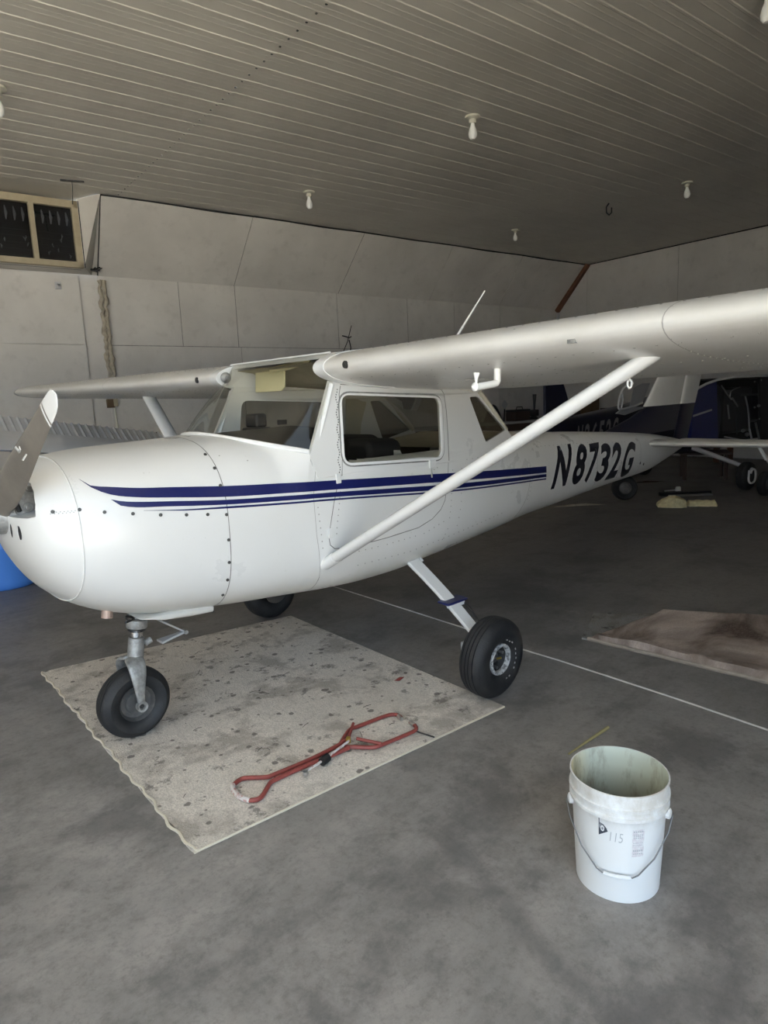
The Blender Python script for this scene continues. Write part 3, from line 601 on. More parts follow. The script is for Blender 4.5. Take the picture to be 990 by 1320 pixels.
for s in (-1, 1):
    f1 = lambda x, z: Vector((x, s * (yp(z) + cabin_x(x, z) - (.012 if x > 2.6 and z < 1.25 else 0)), z)); f2 = lambda x, z: Vector((x, s * (yp(z) + cabin_x(x, z) - .022), z))
    hole = rrect([(1.645, 1.625), (1.612, 1.262), (2.385, 1.225), (2.42, 1.588)], .07)
    mb = MB().plate(OUT, [hole[::-1], rrect(REAR, .02)[::-1]], f1, f2); obj('cabin_side', mb, M['paint'], AC, smooth=False)
    f3 = lambda x, z: Vector((x, s * (yp(z) + .007), z)); f4 = lambda x, z: Vector((x, s * (yp(z) - .02), z))
    wf = obj('window_frame', MB().plate(rrect([(1.643, 1.628), (1.610, 1.259), (2.388, 1.222), (2.424, 1.590)], .075, 7), [rrect(WIN, .05, 7)[::-1]], f3, f4), M['trim_white'], AC, smooth=False, bevel=.003)
    obj('window_gasket', MB().plate(rrect([(1.636, 1.636), (1.602, 1.252), (2.395, 1.214), (2.432, 1.598)], .082, 7), [rrect([(1.643, 1.628), (1.610, 1.259), (2.388, 1.222), (2.424, 1.590)], .075, 7)[::-1]], lambda x, z: Vector((x, s * (yp(z) + .0015), z)), f4), M['seam'], wf, smooth=False)
    obj('window_pane', MB().plate(WIN, [], lambda x, z: Vector((x, s * (yp(z) - .006), z)), lambda x, z: Vector((x, s * (yp(z) - .007), z))), M['glass_side'], wf, smooth=False)
    obj('rear_side_window', MB().plate(REAR, [], lambda x, z: Vector((x, s * (yp(z) + cabin_x(x, z) - .008), z)), lambda x, z: Vector((x, s * (yp(z) + cabin_x(x, z) - .009), z))), M['glass_side'], AC, smooth=False)
# back window
mb = MB(); rings = []
for s in np.linspace(-1, 1, 21):
    b = Vector((3.12 + .1 * (1 - s * s), .40 * s, 1.345 + .0 * s)); t = Vector((2.82, .415 * s, 1.60)); rings.append([b.lerp(t, v) + Vector((.02, 0, .02)) * math.sin(PI * v) for v in np.linspace(0, 1, 7)])
obj('back_window', MB().loft(rings, closed=False, cap=False), M['glass'], AC)
for s in (-1, 1):
    obj('back_window_post', MB().tube([Vector((3.12, .43 * s, 1.35)), Vector((2.98, .44 * s, 1.47)), Vector((2.81, .455 * s, 1.61))], .018, 8), M['tan'], AC)
obj('rear_deck', MB().add([(2.6, -.44, 1.27), (3.2, -.40, 1.335), (3.2, .40, 1.335), (2.6, .44, 1.27)], [(0, 1, 2, 3)]), M['tan'], AC, smooth=False)
# interior: headliner, seats, yoke, sun visors, far panel
mb = MB(); mb.loft([[Vector((x, y, z)) for y in np.linspace(-.46, .46, 9)] for x, z in ((1.64, 1.79), (1.75, 1.775), (1.9, 1.70), (2.3, 1.665), (2.83, 1.60))], closed=False, cap=False); obj('headliner', mb, M['cream'], AC)
for y0, xa, xb in ((-.235, 1.88, 2.14), (.235, 2.13, 2.42)):
    mb = MB(); mb.loft([[Vector((x + dx, y0 + y, z)) for y, z in rrect([(-.19, .95), (-.19, 1.365), (.19, 1.365), (.19, .95)], .07, 5)] for x, dx in ((xa, 0), (xb, 0))])
    st_ = obj('seat', mb, M['seat'], AC, bevel=.03); obj('seat_cushion', MB().box((xa - .2, y0, .92), (.42, .4, .12)), M['seat'], st_, bevel=.03)
a = on(325, 474, 1, .16); v_ = [Vector(on(*p, 0, 1.74)) for p in ((329, 474), (360, 474), (366, 478), (366.5, 499), (362, 504), (329, 506))]
mb = MB(); n_ = len(v_); mb.add(v_ + [p + Vector((.012, 0, 0)) for p in v_], [tuple(range(n_)), tuple(range(2 * n_ - 1, n_ - 1, -1))] + [(i, (i + 1) % n_, n_ + (i + 1) % n_, n_ + i) for i in range(n_)]); obj('sun_visor', mb, M['visor'], AC, smooth=False, bevel=.004)
v_ = [Vector(on(*p, 0, 1.70)) for p in ((346, 474), (400, 462), (398, 468), (372, 477), (348, 480))]
mb = MB(); n_ = len(v_); mb.add(v_ + [p + Vector((.012, 0, 0)) for p in v_], [tuple(range(n_)), tuple(range(2 * n_ - 1, n_ - 1, -1))] + [(i, (i + 1) % n_, n_ + (i + 1) % n_, n_ + i) for i in range(n_)]); obj('sun_visor', mb, M['visor'], AC, smooth=False)
for y0 in (-.22, .22): obj('control_wheel', MB().tube([(1.66, y0 - .14, 1.36), (1.66, y0 - .13, 1.24), (1.66, y0, 1.21), (1.66, y0 + .13, 1.24), (1.66, y0 + .14, 1.36)], .012, 8), M['black'], AC)
mb = MB(); mb.box((1.93, .44, 1.47), (.07, .006, .03)); obj('placard', mb, M['black'], AC, smooth=False)
# inner panel (post area behind the far door window) and folded white paper on the seat
for s in (-1, 1): obj('rear_trim_panel', MB().plate([(2.48, 1.28), (2.84, 1.29), (2.70, 1.60), (2.48, 1.60)], [], lambda x, z: Vector((x, s * (yp(z) - .03), z)), lambda x, z: Vector((x, s * (yp(z) - .035), z))), M['tan'], AC, smooth=False)
mb = MB(); q = on(516, 592, 1, -.44); mb.add([q + Vector((-.05, 0, -.02)), q + Vector((.05, 0, -.02)), q + Vector((.01, .01, .05)), q + Vector((-.04, .01, .055)), q + Vector((0, .06, -.02))], [(0, 1, 2, 3), (1, 4, 2), (0, 3, 4), (3, 2, 4)]); obj('folded_paper', mb, M['trim_white'], AC, smooth=False)

# ---- wings
ZL = 1.748; CH = 1.60; SLOPE = -.078
def naca(t, tk=.12, m_=.02, p_=.4):
    yt = 5 * tk * (.2969 * math.sqrt(max(t, 0)) - .126 * t - .3516 * t * t + .2843 * t ** 3 - .1036 * t ** 4)
    yc = m_ / p_ ** 2 * (2 * p_ * t - t * t) if t < p_ else m_ / (1 - p_) ** 2 * ((1 - 2 * p_) + 2 * p_ * t - t * t); return yc, yt
def foil(y, t0=0., t1=1., n=24, le=None, c=None, tk=.12):
    a = abs(y); k = max(0, (a - 2.1) / 2.8); c = c or CH - .48 * k; le = 1.50 + .10 * k if le is None else le; zle = ZL + .0165 * (a - .47) + .012 * k
    T = [t0 + (t1 - t0) * (.5 - .5 * math.cos(PI * i / n)) for i in range(n + 1)]
    if t0 > 0: T = [t0 + (t1 - t0) * i / n for i in range(n + 1)]
    P_ = lambda t, sg: Vector((le + c * t, y, zle + SLOPE * c * t + c * (naca(t, tk)[0] + sg * naca(t, tk)[1])))
    up = [P_(t, 1) for t in T]; dn = [P_(t, -1) for t in T]
    return up + dn[::-1] if t0 > 0 else up + dn[::-1][:-1]
def wing(s):
    ys = [.475 * s, .55 * s, .9 * s, 1.4 * s, 2.1 * s, 3.0 * s, 4.0 * s, 4.80 * s]
    mb = MB(); mb.loft([foil(y, 0, .74) for y in ys]); W = obj('wing', mb, M['wing_paint'], AC, sharp=40)
    fl = MB(); fl.loft([foil(y, .745, 1, 8) for y in (.50 * s, 1.4 * s, 2.1 * s, 2.45 * s)]); obj('flap', fl, M['wing_paint'], W, sharp=40)
    al = MB(); al.loft([foil(y, .745, 1, 8) for y in (2.47 * s, 3.2 * s, 4.0 * s, 4.80 * s)]); obj('aileron', al, M['wing_paint'], W, sharp=40)
    tp = MB(); rr = []
    for k in range(7):
        a = k / 6; y = s * (4.80 + .22 * math.sin(a * PI / 2)); q = foil(4.8 * s, 0, 1, 24); c = Vector((q[12].x, 0, sum(p.z for p in q) / len(q))); sc_ = math.cos(a * PI / 2) * .98 + .02
        rr.append([Vector((c.x + (p.x - c.x) * (1 - .25 * a * a), y, c.z + (p.z - c.z) * sc_)) for p in q])
    tp.loft(rr); obj('wing_tip', tp, M['trim_white'], W)
    # root fairing cuff
    cf = MB(); cf.loft([[p + Vector(((p.x - 1.9) * .012, 0, (p.z - 1.74) * .03)) for p in foil(y, 0, .30, 20)] for y in (.462 * s, .54 * s)]); obj('root_fairing', cf, M['trim_white'], W, sharp=40)
    # leading-edge air vent, strut fairing, seams
    v = Vector((1.505, .70 * s, ZL + .002)); obj('air_vent', MB().tube([v + Vector((-.008, 0, 0)), v + Vector((.03, 0, 0))], .018, 10), M['grime'], W)
    def skin(x, y, sg, off=.001):
        k = max(0, (abs(y) - 2.1) / 2.8); c = CH - .48 * k; le = 1.50 + .10 * k; t = min(max((x - le) / c, 0), 1); zle = ZL + .0165 * (abs(y) - .47) + .012 * k
        a, b = naca(t); return Vector((x, y, zle + SLOPE * c * t + c * (a + sg * b) + sg * off))
    wing.skin = skin
    mb = MB()
    for yy in (2.18 * s,):
        rr = foil(yy, 0, .74, 24); mb.loft([[p + Vector((0, d, 0)) + (p - Vector((2.1, yy, 1.70))).normalized() * .0012 for p in rr] for d in (0, .004)], cap=False)
    obj('skin_seam', mb, M['rivet'], W, smooth=False)
    rv = MB()
    for yy in np.arange(.62, 4.6, .075):
        for xx, sg in ((1.62, 1), (1.60, -1), (1.98, -1), (2.62, -1)):
            p = skin(xx + random.uniform(-.004, .004), yy * s, sg, 0); rv.lathe([(.0045, 0), (.0035, .0018 * sg), (0, .002 * sg)], p, seg=6)
    for yy in (1.05, 1.6, 2.18, 2.8, 3.4):
        for xx in np.arange(1.56, 2.6, .055):
            for sg in (1, -1):
                p = skin(xx, yy * s, sg, 0); rv.lathe([(.004, 0), (.003, .0015 * sg), (0, .0018 * sg)], p, seg=6)
    tag(obj('wing_rivets', rv, M['rivet'], W, smooth=False), kind='stuff')
    for xx, yy in ((1.95, -1.12),) if s < 0 else (): obj('inspection_cover', MB().lathe([(.0, -.002), (.06, -.002), (.06, 0)], skin(xx, yy, -1, 0), seg=24), M['wing_paint'], W)
    return W
WL = wing(-1); WR = wing(1)
# landing light / vent knob in the far root seen through the windshield
c = on(291, 487, 1, .44)
obj('cabin_air_vent', MB().lathe([(.0, .025), (.014, .026), (.02, .018), (.026, .012), (.032, .004), (.032, 0)], c, axis=(-.15, -1, 0), seg=24), M['cast'], AC)
# grey inspection patch on the near wing's leading edge
p = on(738, 437, 0, 1.515); obj('pressure_pad', MB().box(p, (.02, .03, .03)), M['cast'], WL, smooth=False)
# centre section roof
mb = MB()
def roofring(y):
    q = foil(.475, 0, 1, 28); up = [p for p in q[:29] if p.x > 1.60]; return [Vector((p.x, y, p.z + .004)) for p in up if p.x < 2.95]
R_ = [roofring(y) for y in (-.478, -.2, 0, .2, .478)]
mb.loft([r + [p + Vector((0, 0, -.02)) for p in r[::-1]] for r in R_]); obj('cabin_roof', mb, M['paint'], AC, sharp=40)
mb = MB(); mb.tube([Vector((1.607, y, 1.826)) for y in np.linspace(-.47, .47, 9)], .005, 6); obj('windshield_top_trim', mb, M['trim_white'], AC)
# wing struts
def tear(p, q, w1, w2, th, up=Vector((1, 0, 0))):
    d = (q - p).normalized(); u = (up - d * up.dot(d)).normalized(); v = d.cross(u); rings = []
    for t, w_ in ((0, w1), (.02, w2), (.96, w2), (1, w2 * .9)):
        c = p.lerp(q, t); r = []
        for k in range(20):
            a = 2 * PI * k / 20; x = math.cos(a); r.append(c + u * x * w_ + v * math.sin(a) * th * (1 - .25 * x) * (w_ / w2))
        rings.append(r)
    return MB().loft(rings)
SU = on(822, 470, 2, 1.665); 
for s in (-1, 1):
    p = Vector((1.50, .47 * s, .762)); q = Vector((SU.x + .03, -SU.y * s * -1, 1.672)) if s < 0 else Vector((SU.x + .03, -SU.y, 1.672))
    q.y = abs(q.y) * s
    S_ = obj('wing_strut', tear(p, q + (q - p).normalized() * .075, .035, .052, .026), M['trim_white'], AC)
    d = (q - p).normalized(); obj('strut_cuff', tear(p - d * .0, p + d * .10, .03, .054, .028), M['trim_white'], S_)
    # tie-down ring
    k = p.lerp(q, .965) + Vector((.03, 0, -.040)); obj('tie_down_ring', MB().tube([k + Vector((.0, .008 * math.cos(a), .015 * math.sin(a))) for a in [2 * PI * i / 14 for i in range(14)]], .004, 6, closed=True), M['trim_white'], S_)
# aerials and tubes
a0 = on(590, 432, 1, -.62); obj('whip_antenna', MB().tube([a0 + (a0 - on(625, 375, 1, -.66)).normalized() * .15, a0, on(625, 375, 1, -.66)], [.008, .0075, .004], 6), M['pvc'], AC)
e = on(641, 472, 0, 1.72); 
p1, p2, p3 = on(641, 474, 1, -1.42), on(641, 494, 1, -1.42), on(614, 499, 1, -1.42)
vt = obj('fuel_vent_tube', MB().tube([p1, p1.lerp(p2, .85), p1.lerp(p2, .97) + (p3 - p2) * .06, p2 + (p3 - p2) * .15, p3], .0145, 12), M['pvc'], WL)
obj('tube_plug', MB().lathe([(0, 0), (.016, 0), (.018, .01), (.0, .03)], p3 + Vector((.0, 0, -.0)), axis=(-1, 0, .1), seg=12), M['pvc'], vt); obj('plug_tag', MB().tube([p3, p3 + Vector((0, 0, .03)), p3 + Vector((.004, 0, .055))], [.004, .006, .013], 8), M['pvc'], vt)
p = on(536, 496, 2, 1.655); obj('drain_fitting', MB().lathe([(.014, .03), (.014, 0), (.01, -.012), (0, -.012)], p, seg=12), M['pvc'], WL)

# ---- propeller
hubc = Vector((.15, 0, 1.175)); ang = math.atan2(.455, -.83)
dirv = Vector((0.02, math.cos(ang), math.sin(ang))).normalized()
PR = obj('propeller_hub', MB().lathe([(.0, -.035), (.055, -.035), (.075, -.02), (.08, .01), (.08, .05), (.05, .07), (.05, .12), (.0, .12)], hubc, axis=(1, 0, 0), seg=32), M['cast'], AC)
for sgn in (1, -1):
    d = dirv * sgn if sgn > 0 else Vector((0.02, -dirv.y, -dirv.z)).normalized(); tn = Vector((1, 0, 0)).cross(d).normalized(); rings = []; R0 = .945
    def bl(r, ch, th, tw):
        a = math.radians(tw); cdir = tn * math.cos(a) * -1 + Vector((1, 0, 0)) * math.sin(a) * (-1); nd = d.cross(cdir).normalized(); c = hubc + d * r + Vector((.0, 0, 0)); o = []
        for k in range(20):
            t = 2 * PI * k / 20; x = math.cos(t); o.append(c + cdir * x * ch / 2 + nd * math.sin(t) * th / 2 * (1 + .2 * x))
        return o
    data = [(.05, .09, .05, 40), (.14, .10, .045, 34), (.22, .12, .032, 28), (.35, .128, .024, 20), (.5, .122, .018, 14), (.65, .108, .014, 9), (.8, .092, .011, 6), (.855, .088, .010, 5)]
    B = obj('propeller_blade', MB().loft([bl(*q) for q in data]), M['prop'], PR, sharp=60)
    tipd = [(.856, .0878, .0102, 5), (.92, .078, .008, 5), (.945, .064, .007, 5), (.962, .036, .005, 5), (.968, .012, .004, 5)]
    obj('blade_tip', MB().loft([bl(*q) for q in tipd]), M['trim_white'], PR, sharp=60)
    obj('tip_stripe', MB().loft([bl(r, c_ + .001, t_ + .0012, a_) for r, c_, t_, a_ in ((.836, .0900, .0110, 5.4), (.845, .0893, .0108, 5.2))]), M['trim_white'], PR, sharp=60)
for pp in (((20, 575), (25.5, 583), (24, 584.5), (19, 577)), ((24.5, 575), (26.5, 580), (25, 584), (23, 583)), ((33, 585), (34.5, 586), (30, 594), (28, 593))):
    v_ = [on(*p, 0, .128) for p in pp]; obj('blade_mark', MB().add(v_ + [p + Vector((.002, 0, 0)) for p in v_], [(0, 1, 2, 3), (7, 6, 5, 4), (0, 1, 5, 4), (1, 2, 6, 5), (2, 3, 7, 6), (3, 0, 4, 7)]), M['trim_white'], PR, smooth=False)
# engine seen through the inlets
for s in (-1, 1):
    c_ = on(38, 641, 1, -.10); c_.y *= -s
    E_ = obj('engine_cylinder', MB().loft([[Vector((c_.x + x, s * y, c_.z + z)) for x, z in rrect([(-.055, -.075), (-.055, .085), (.075, .085), (.075, -.075)], .02, 3)] for y in (.02, .10)]), M['cast'], AC, smooth=False)
    for py in (629, 654):
        b_ = on(36, py, 1, -.10); obj('cylinder_bolt', MB().lathe([(0, .014), (.008, .014), (.008, .006), (.0145, .006), (.0145, .008), (.020, .008), (.020, 0)], Vector((b_.x, s * .10, b_.z)), axis=(0, s, 0), seg=16), M['steel'], E_)
    obj('engine_baffle', MB().box((.315, .17 * s, 1.255), (.006, .2, .13)), M['cast'], E_, smooth=False)
    h_ = on(24, 648, 1, -.13); obj('cooling_hose', MB().tube([(h_.x - .0, s * .13, h_.z - .035), (h_.x - .012, s * .14, h_.z), (h_.x + .0, s * .13, h_.z + .04)], .010, 8), M['grime'], AC)
obj('engine_block', MB().box((.42, 0, 1.2), (.2, .16, .25)), M['grime'], AC, bevel=.02)
for yy, x0_ in ((-.10, .1765), (.10, .1765), (-.185, .183), (.185, .183)): obj('duct_hole_shade', MB().loft([[Vector((x, yy + .0172 * math.cos(a_), 1.118 + .029 * math.sin(a_))) for a_ in [2 * PI * k / 16 for k in range(16)]] for x in (x0_, .22)]), M['black'], AC, smooth=False)  # black plugs stand in for the shade inside the oval holes
p = on(52, 613, 1, -.35)
# exhaust stub and cowl lip under the engine
q = on(138, 786, 1, -.16); obj('exhaust_pipe', MB().lathe([(.024, .06), (.024, -.03), (.019, -.03), (.019, .06)], q + Vector((0, 0, -.005)), axis=(.15, 0, 1), seg=20), mat('heat_tinted_exhaust', (.42, .31, .26), .5, metal=.5), AC)
obj('cowl_outlet', MB().loft([[Vector((x, y, z)) for y, z in rrect([(-.26, .66), (-.26, zb), (.26, zb), (.26, .66)], .03, 3)] for x, zb in ((.60, .66), (.72, .622), (.85, .606), (.962, .599))]), M['paint'], AC)
obj('cowl_outlet_gap', MB().box((.968, -.02, .605), (.01, .44, .02)), M['grime'], AC, smooth=False)

# ---- stripes and registration, laid on the skin
def stripe(top_pts, bot_pts, m_, name='side_stripe'):
    mb = MB(); xs_ = np.arange(top_pts[0][0], top_pts[-1][0] + .001, .03); rows = []
    for x in xs_:
        zt = pchip([p[0] for p in top_pts], [p[1] for p in top_pts], x); zb = pchip([p[0] for p in bot_pts], [p[1] for p in bot_pts], x); zb = min(zb, zt - .0005)
        rows.append([sy(x, zb + (zt - zb) * k / 4, .0022) for k in range(5)])
    for s in (1, -1):
        q = [[Vector((p.x, p.y * s, p.z)) for p in r] for r in rows]; mb.loft(q, closed=False, cap=False)
    return obj(name, mb, m_, AC)
stripe([(.386, 1.321), (.42, 1.291), (.48, 1.281), (.596, 1.264), (.724, 1.253), (.991, 1.229), (1.248, 1.212), (1.561, 1.193), (1.92, 1.169), (2.30, 1.145), (2.958, 1.098), (3.715, 1.047)],
       [(.386, 1.320), (.401, 1.299), (.446, 1.265), (.498, 1.244), (.585, 1.227), (.712, 1.211), (.98, 1.182), (1.24, 1.165), (1.557, 1.146), (1.919, 1.122), (2.299, 1.096), (2.957, 1.05), (3.70, 1.0)], M['navy'])
stripe([(.474, 1.232), (.521, 1.218), (.708, 1.196), (.977, 1.169), (1.238, 1.152), (1.557, 1.133), (1.918, 1.107), (2.449, 1.068), (3.70, .990)],
       [(.474, 1.231), (.511, 1.2), (.704, 1.175), (.974, 1.148), (1.236, 1.130), (1.555, 1.109), (1.916, 1.081), (2.447, 1.040), (3.70, .968)], M['navy'])
stripe([(.589, 1.173), (.768, 1.154), (.972, 1.14), (1.235, 1.121), (1.554, 1.101), (2.447, 1.032), (3.69, .960)], [(.589, 1.172), (.767, 1.149), (.971, 1.131), (1.234, 1.112), (1.553, 1.092), (2.447, 1.022), (3.69, .950)], M['navy'])

def text_mesh(txt, bold=0.0, sx=1.0, shear=0.0):
    "unit-height flat text in (x, z); returns vertices and faces"
    cu = bpy.data.curves.new('t', 'FONT'); cu.body = txt; cu.size = 1; cu.offset = bold; cu.resolution_u = 4
    o = bpy.data.objects.new('t', cu); COL.objects.link(o); bpy.context.view_layer.update()
    me = bpy.data.meshes.new_from_object(o.evaluated_get(bpy.context.evaluated_depsgraph_get())); bpy.data.objects.remove(o)
    bm = bmesh.new(); bm.from_mesh(me); bmesh.ops.triangulate(bm, faces=bm.faces)
    for _ in range(3):
        L = [e for e in bm.edges if e.calc_length() > .16]
        if L: bmesh.ops.subdivide_edges(bm, edges=L, cuts=1); bmesh.ops.triangulate(bm, faces=bm.faces)
    v = [(p.co.x, p.co.y) for p in bm.verts]; bm.verts.ensure_lookup_table(); f = [tuple(q.index for q in k.verts) for k in bm.faces]; bm.free()
    x0 = min(p[0] for p in v); x1 = max(p[0] for p in v); y0 = min(p[1] for p in v); y1 = max(p[1] for p in v)
    return [((p[0] - x0) / (x1 - x0), (p[1] - y0) / (y1 - y0)) for p in v], f
for ch, xa, xb, zc_ in (('N', 3.845, 4.10, 1.020), ('8', 4.18, 4.39, 1.004), ('7', 4.43, 4.635, .992), ('3', 4.65, 4.87, .974), ('2', 4.90, 5.125, .963), ('G', 5.185, 5.44, .943)):
    v, f = text_mesh(ch, .035)
    mb = MB(); mb.add([sy(xa + (xb - xa) * x + .16 * (y - .5), zc_ + .315 * (y - .5), .0022) for x, y in v], f); obj('registration_letter', mb, M['letter'], AC, smooth=False)

# door: outline gap, hinge strip, latch, handle ; skin seams
def skinline(pts, wd=.0035, m_='seam', name='skin_seam', par=None, off=.0014):
    q = [sy(x, z, off) for x, z in pts]; mb = MB()
    n_ = [q[min(i + 1, len(q) - 1)] - q[max(i - 1, 0)] for i in range(len(q))]; L = []; Rr = []
    for p, t in zip(q, n_):
        s_ = t.cross(Vector((0, -1, 0))).normalized() * wd / 2; L.append(p + s_); Rr.append(p - s_)
    mb.loft([[a, b] for a, b in zip(L, Rr)], closed=False, cap=False); return obj(name, mb, M[m_], par or AC, smooth=False)
def dense(pts, n=6):
    out = []
    for a, b in zip(pts, pts[1:]): out += [(a[0] + (b[0] - a[0]) * k / n, a[1] + (b[1] - a[1]) * k / n) for k in range(n)]
    return out + [pts[-1]]
dl = [(1.600, 1.215), (1.575, 1.187), (1.537, 1.073), (1.505, .95), (1.497, .90), (1.503, .868), (1.53, .845), (1.62, .832), (1.9, .838), (2.15, .853), (2.27, .885), (2.35, .93), (2.39, .98), (2.42, 1.10), (2.432, 1.20)]
door = skinline(dense(dl), .0045, 'seam', 'door')
def line3(pts, r, name, m_='seam', par=AC): return obj(name, MB().tube(pts, r, 6), M[m_], par)
ypz = lambda x, z, o=.0: Vector((x, -(yp(z) + cabin_x(x, z) + o), z))
line3([ypz(1.600, 1.21), ypz(1.615, 1.30), ypz(1.63, 1.45), ypz(1.645, 1.62), ypz(1.66, 1.66)], .0022, 'door_edge_gap', par=door)
line3([ypz(2.432, 1.21), ypz(2.445, 1.35), ypz(2.455, 1.5), ypz(2.45, 1.60), ypz(2.43, 1.628), ypz(2.0, 1.65), ypz(1.66, 1.668)], .0022, 'door_edge_gap', par=door)
p = ypz(2.28, 1.205, .004); obj('door_latch', MB().box(p, (.055, .012, .05)), M['paint'], door, smooth=False, bevel=.004); obj('door_handle', MB().tube([p + Vector((-.02, -.008, -.02)), p + Vector((-.02, -.012, -.075))], .005, 6), M['steel'], door)
for z in (1.235, .93): obj('door_hinge', MB().box(sy(1.575 if z > 1 else 1.505, z if z < 1.2 else 1.2, .004), (.03, .01, .05)), M['paint'], door, smooth=False, bevel=.003)
skinline(dense([(1.447, 1.30), (1.417, 1.128), (1.422, .933), (1.441, .788), (1.46, .68)]), .003, 'rivet')
obj('access_panel_seam', ribbon(1.455, .0035, 0, .72), M['seam'], AC, smooth=False)
skinline(dense([(3.44, 1.05), (3.42, .96), (3.38, .86), (3.336, .79), (3.30, .72)]), .003, 'rivet'); obj('skin_seam', ribbon(4.62, .004, .70, 1.3), M['rivet'], AC, smooth=False)
obj('skin_seam', ribbon(5.62, .004, .70, 1.3), M['rivet'], AC, smooth=False)
mb = MB()
for pts, st in (([(1.47, 1.19), (1.44, 1.07), (1.46, .82)], .035), ([(1.59, 1.16), (1.55, .95), (1.54, .87)], .03), ([(1.56, .80), (1.9, .80), (2.2, .81), (2.45, .87)], .045), ([(1.7, .72), (2.1, .72), (2.6, .76), (3.1, .80)], .05),
                ([(2.47, 1.15), (2.45, .97), (2.42, .8), (2.36, .68)], .035), ([(2.56, 1.15), (2.55, .95), (2.5, .75)], .05), ([(3.46, .98), (3.38, .80)], .03), ([(2.62, 1.2), (3.1, 1.2)], .06), ([(1.66, 1.17), (1.80, 1.165)], .03), ([(2.30, 1.17), (2.36, 1.19)], .03),
                ([(4.60, 1.1), (4.60, .78)], .04), ([(5.6, 1.0), (5.58, .8)], .03), ([(3.6, 1.2), (4.5, 1.16), (5.4, 1.1)], .07), ([(1.0, 1.36), (1.3, 1.28)], .12)):
    for (x0_, z0_), (x1_, z1_) in zip(pts, pts[1:]):
        L = math.hypot(x1_ - x0_, z1_ - z0_)
        for k in range(int(L / st)): t = k * st / L; disc(mb, x0_ + (x1_ - x0_) * t, z0_ + (z1_ - z0_) * t, .0035, h=.0015, seg=6)
tag(obj('fuselage_rivets', mb, M['rivet'], AC, smooth=False), kind='stuff')
mb = MB()
for s_ in (-1,):
    for k in range(34): p = ypz(1.585 + .02 * math.sin(k) * .3 + (k / 33) * .045, 1.23 + k * .0125, .0005); mb.box(p, (.005, .003, .006))
tag(obj('hinge_rivets', mb, M['screw'], AC, smooth=False), kind='stuff')
for x, z in ((5.62, .88), (5.72, .86)): 
    mb = MB(); disc(mb, x, z, .014, h=.003, seg=4); obj('drain_plate', mb, M['screw'], AC, smooth=False)

# ---- tail
def surf(rows, n=16, tk=.05):
    "rows: (leading point, trailing point, thickness axis)"
    R_ = []
    for a, b, ax, th in rows:
        a, b = Vector(a), Vector(b); ax = Vector(ax); up, dn = [], []
        for i in range(n + 1):
            t = .5 - .5 * math.cos(PI * i / n); q = a.lerp(b, t); w_ = naca(t, th, 0, .4)[1] * (b - a).length; up.append(q + ax * w_); dn.append(q - ax * w_)
        R_.append(up + dn[::-1][1:-1])
    return MB().loft(R_)
Y = (0, 1, 0)
def finrow(z):
    le = 5.15 + (z - 1.20) * 3.2 if z < 1.32 else 5.57 + (z - 1.32) * 1.08 if z > 1.42 else None
    if le is None: le = 5.534 + (z - 1.32) * 1.44
    hx = 6.965 + (z - 1.4) * .40; return le, hx
fin = obj('tail_fin', surf([((finrow(z)[0] + (.50 if z > 1.42 else .50 * (z - 1.12) / .3), 0, z), (finrow(z)[1], 0, z), Y, .07) for z in (1.13, 1.2, 1.3, 1.40)]), M['navy2'], AC)
fin2 = obj('tail_fin_upper', surf([((6.07 + (z - 1.405) * 1.07, 0, z), (finrow(z)[1], 0, z), Y, .075) for z in (1.405, 1.7, 2.0, 2.33)]), M['wing_paint'], fin)
obj('rudder_lower', surf([((finrow(z)[1] + .008, 0, z), (7.387 + (z - 1.4) * .5, 0, z), Y, .10) for z in (.93, 1.1, 1.25, 1.40)]), M['navy2'], fin)
obj('rudder', surf([((finrow(z)[1] + .008, 0, z), (7.387 + (z - 1.4) * .5, 0, z), Y, .10) for z in (1.405, 1.7, 2.0, 2.36)]), M['wing_paint'], fin)
for s in (-1, 1):
    Z_ = (0, 0, 1)
    st_ = obj('tailplane', surf([((5.86, .10 * s, 1.045), (6.62, .10 * s, 1.03), Z_, .10), ((5.87, .30 * s, 1.045), (6.60, .30 * s, 1.03), Z_, .10), ((5.95, 1.5 * s, 1.045), (6.50, 1.5 * s, 1.03), Z_, .10), ((6.0, 1.55 * s, 1.043), (6.48, 1.55 * s, 1.03), Z_, .04)]), M['wing_paint'], AC)
    obj('elevator', surf([((6.63, .14 * s, 1.03), (6.98, .18 * s, 1.02), Z_, .09), ((6.51, 1.53 * s, 1.03), (6.80, 1.53 * s, 1.02), Z_, .09)]), M['wing_paint'], st_)

# ---- undercarriage
def tyre(c, R_, wd, bead, par, grooves=True, axis=(0, 1, 0)):
    h = wd / 2; pr = [(bead, -h * .55), (bead + .012, -h * .72), (bead + (R_ - bead) * .35, -h * .98), (bead + (R_ - bead) * .62, -h * 1.0), (R_ - .028, -h * .86), (R_ - .012, -h * .70), (R_ - .004, -h * .52)]
    if grooves: pr += [(R_ - .003, -h * .47), (R_ - .010, -h * .455), (R_ - .010, -h * .425), (R_ - .0015, -h * .41), (R_, -h * .16), (R_ - .008, -h * .145), (R_ - .008, -h * .115), (R_, -h * .10)]
    pr = pr + [(r, -z) for r, z in pr[::-1]]
    return obj('tyre', MB().lathe(pr, c, axis, 72), M['rubber'], par, sharp=50)
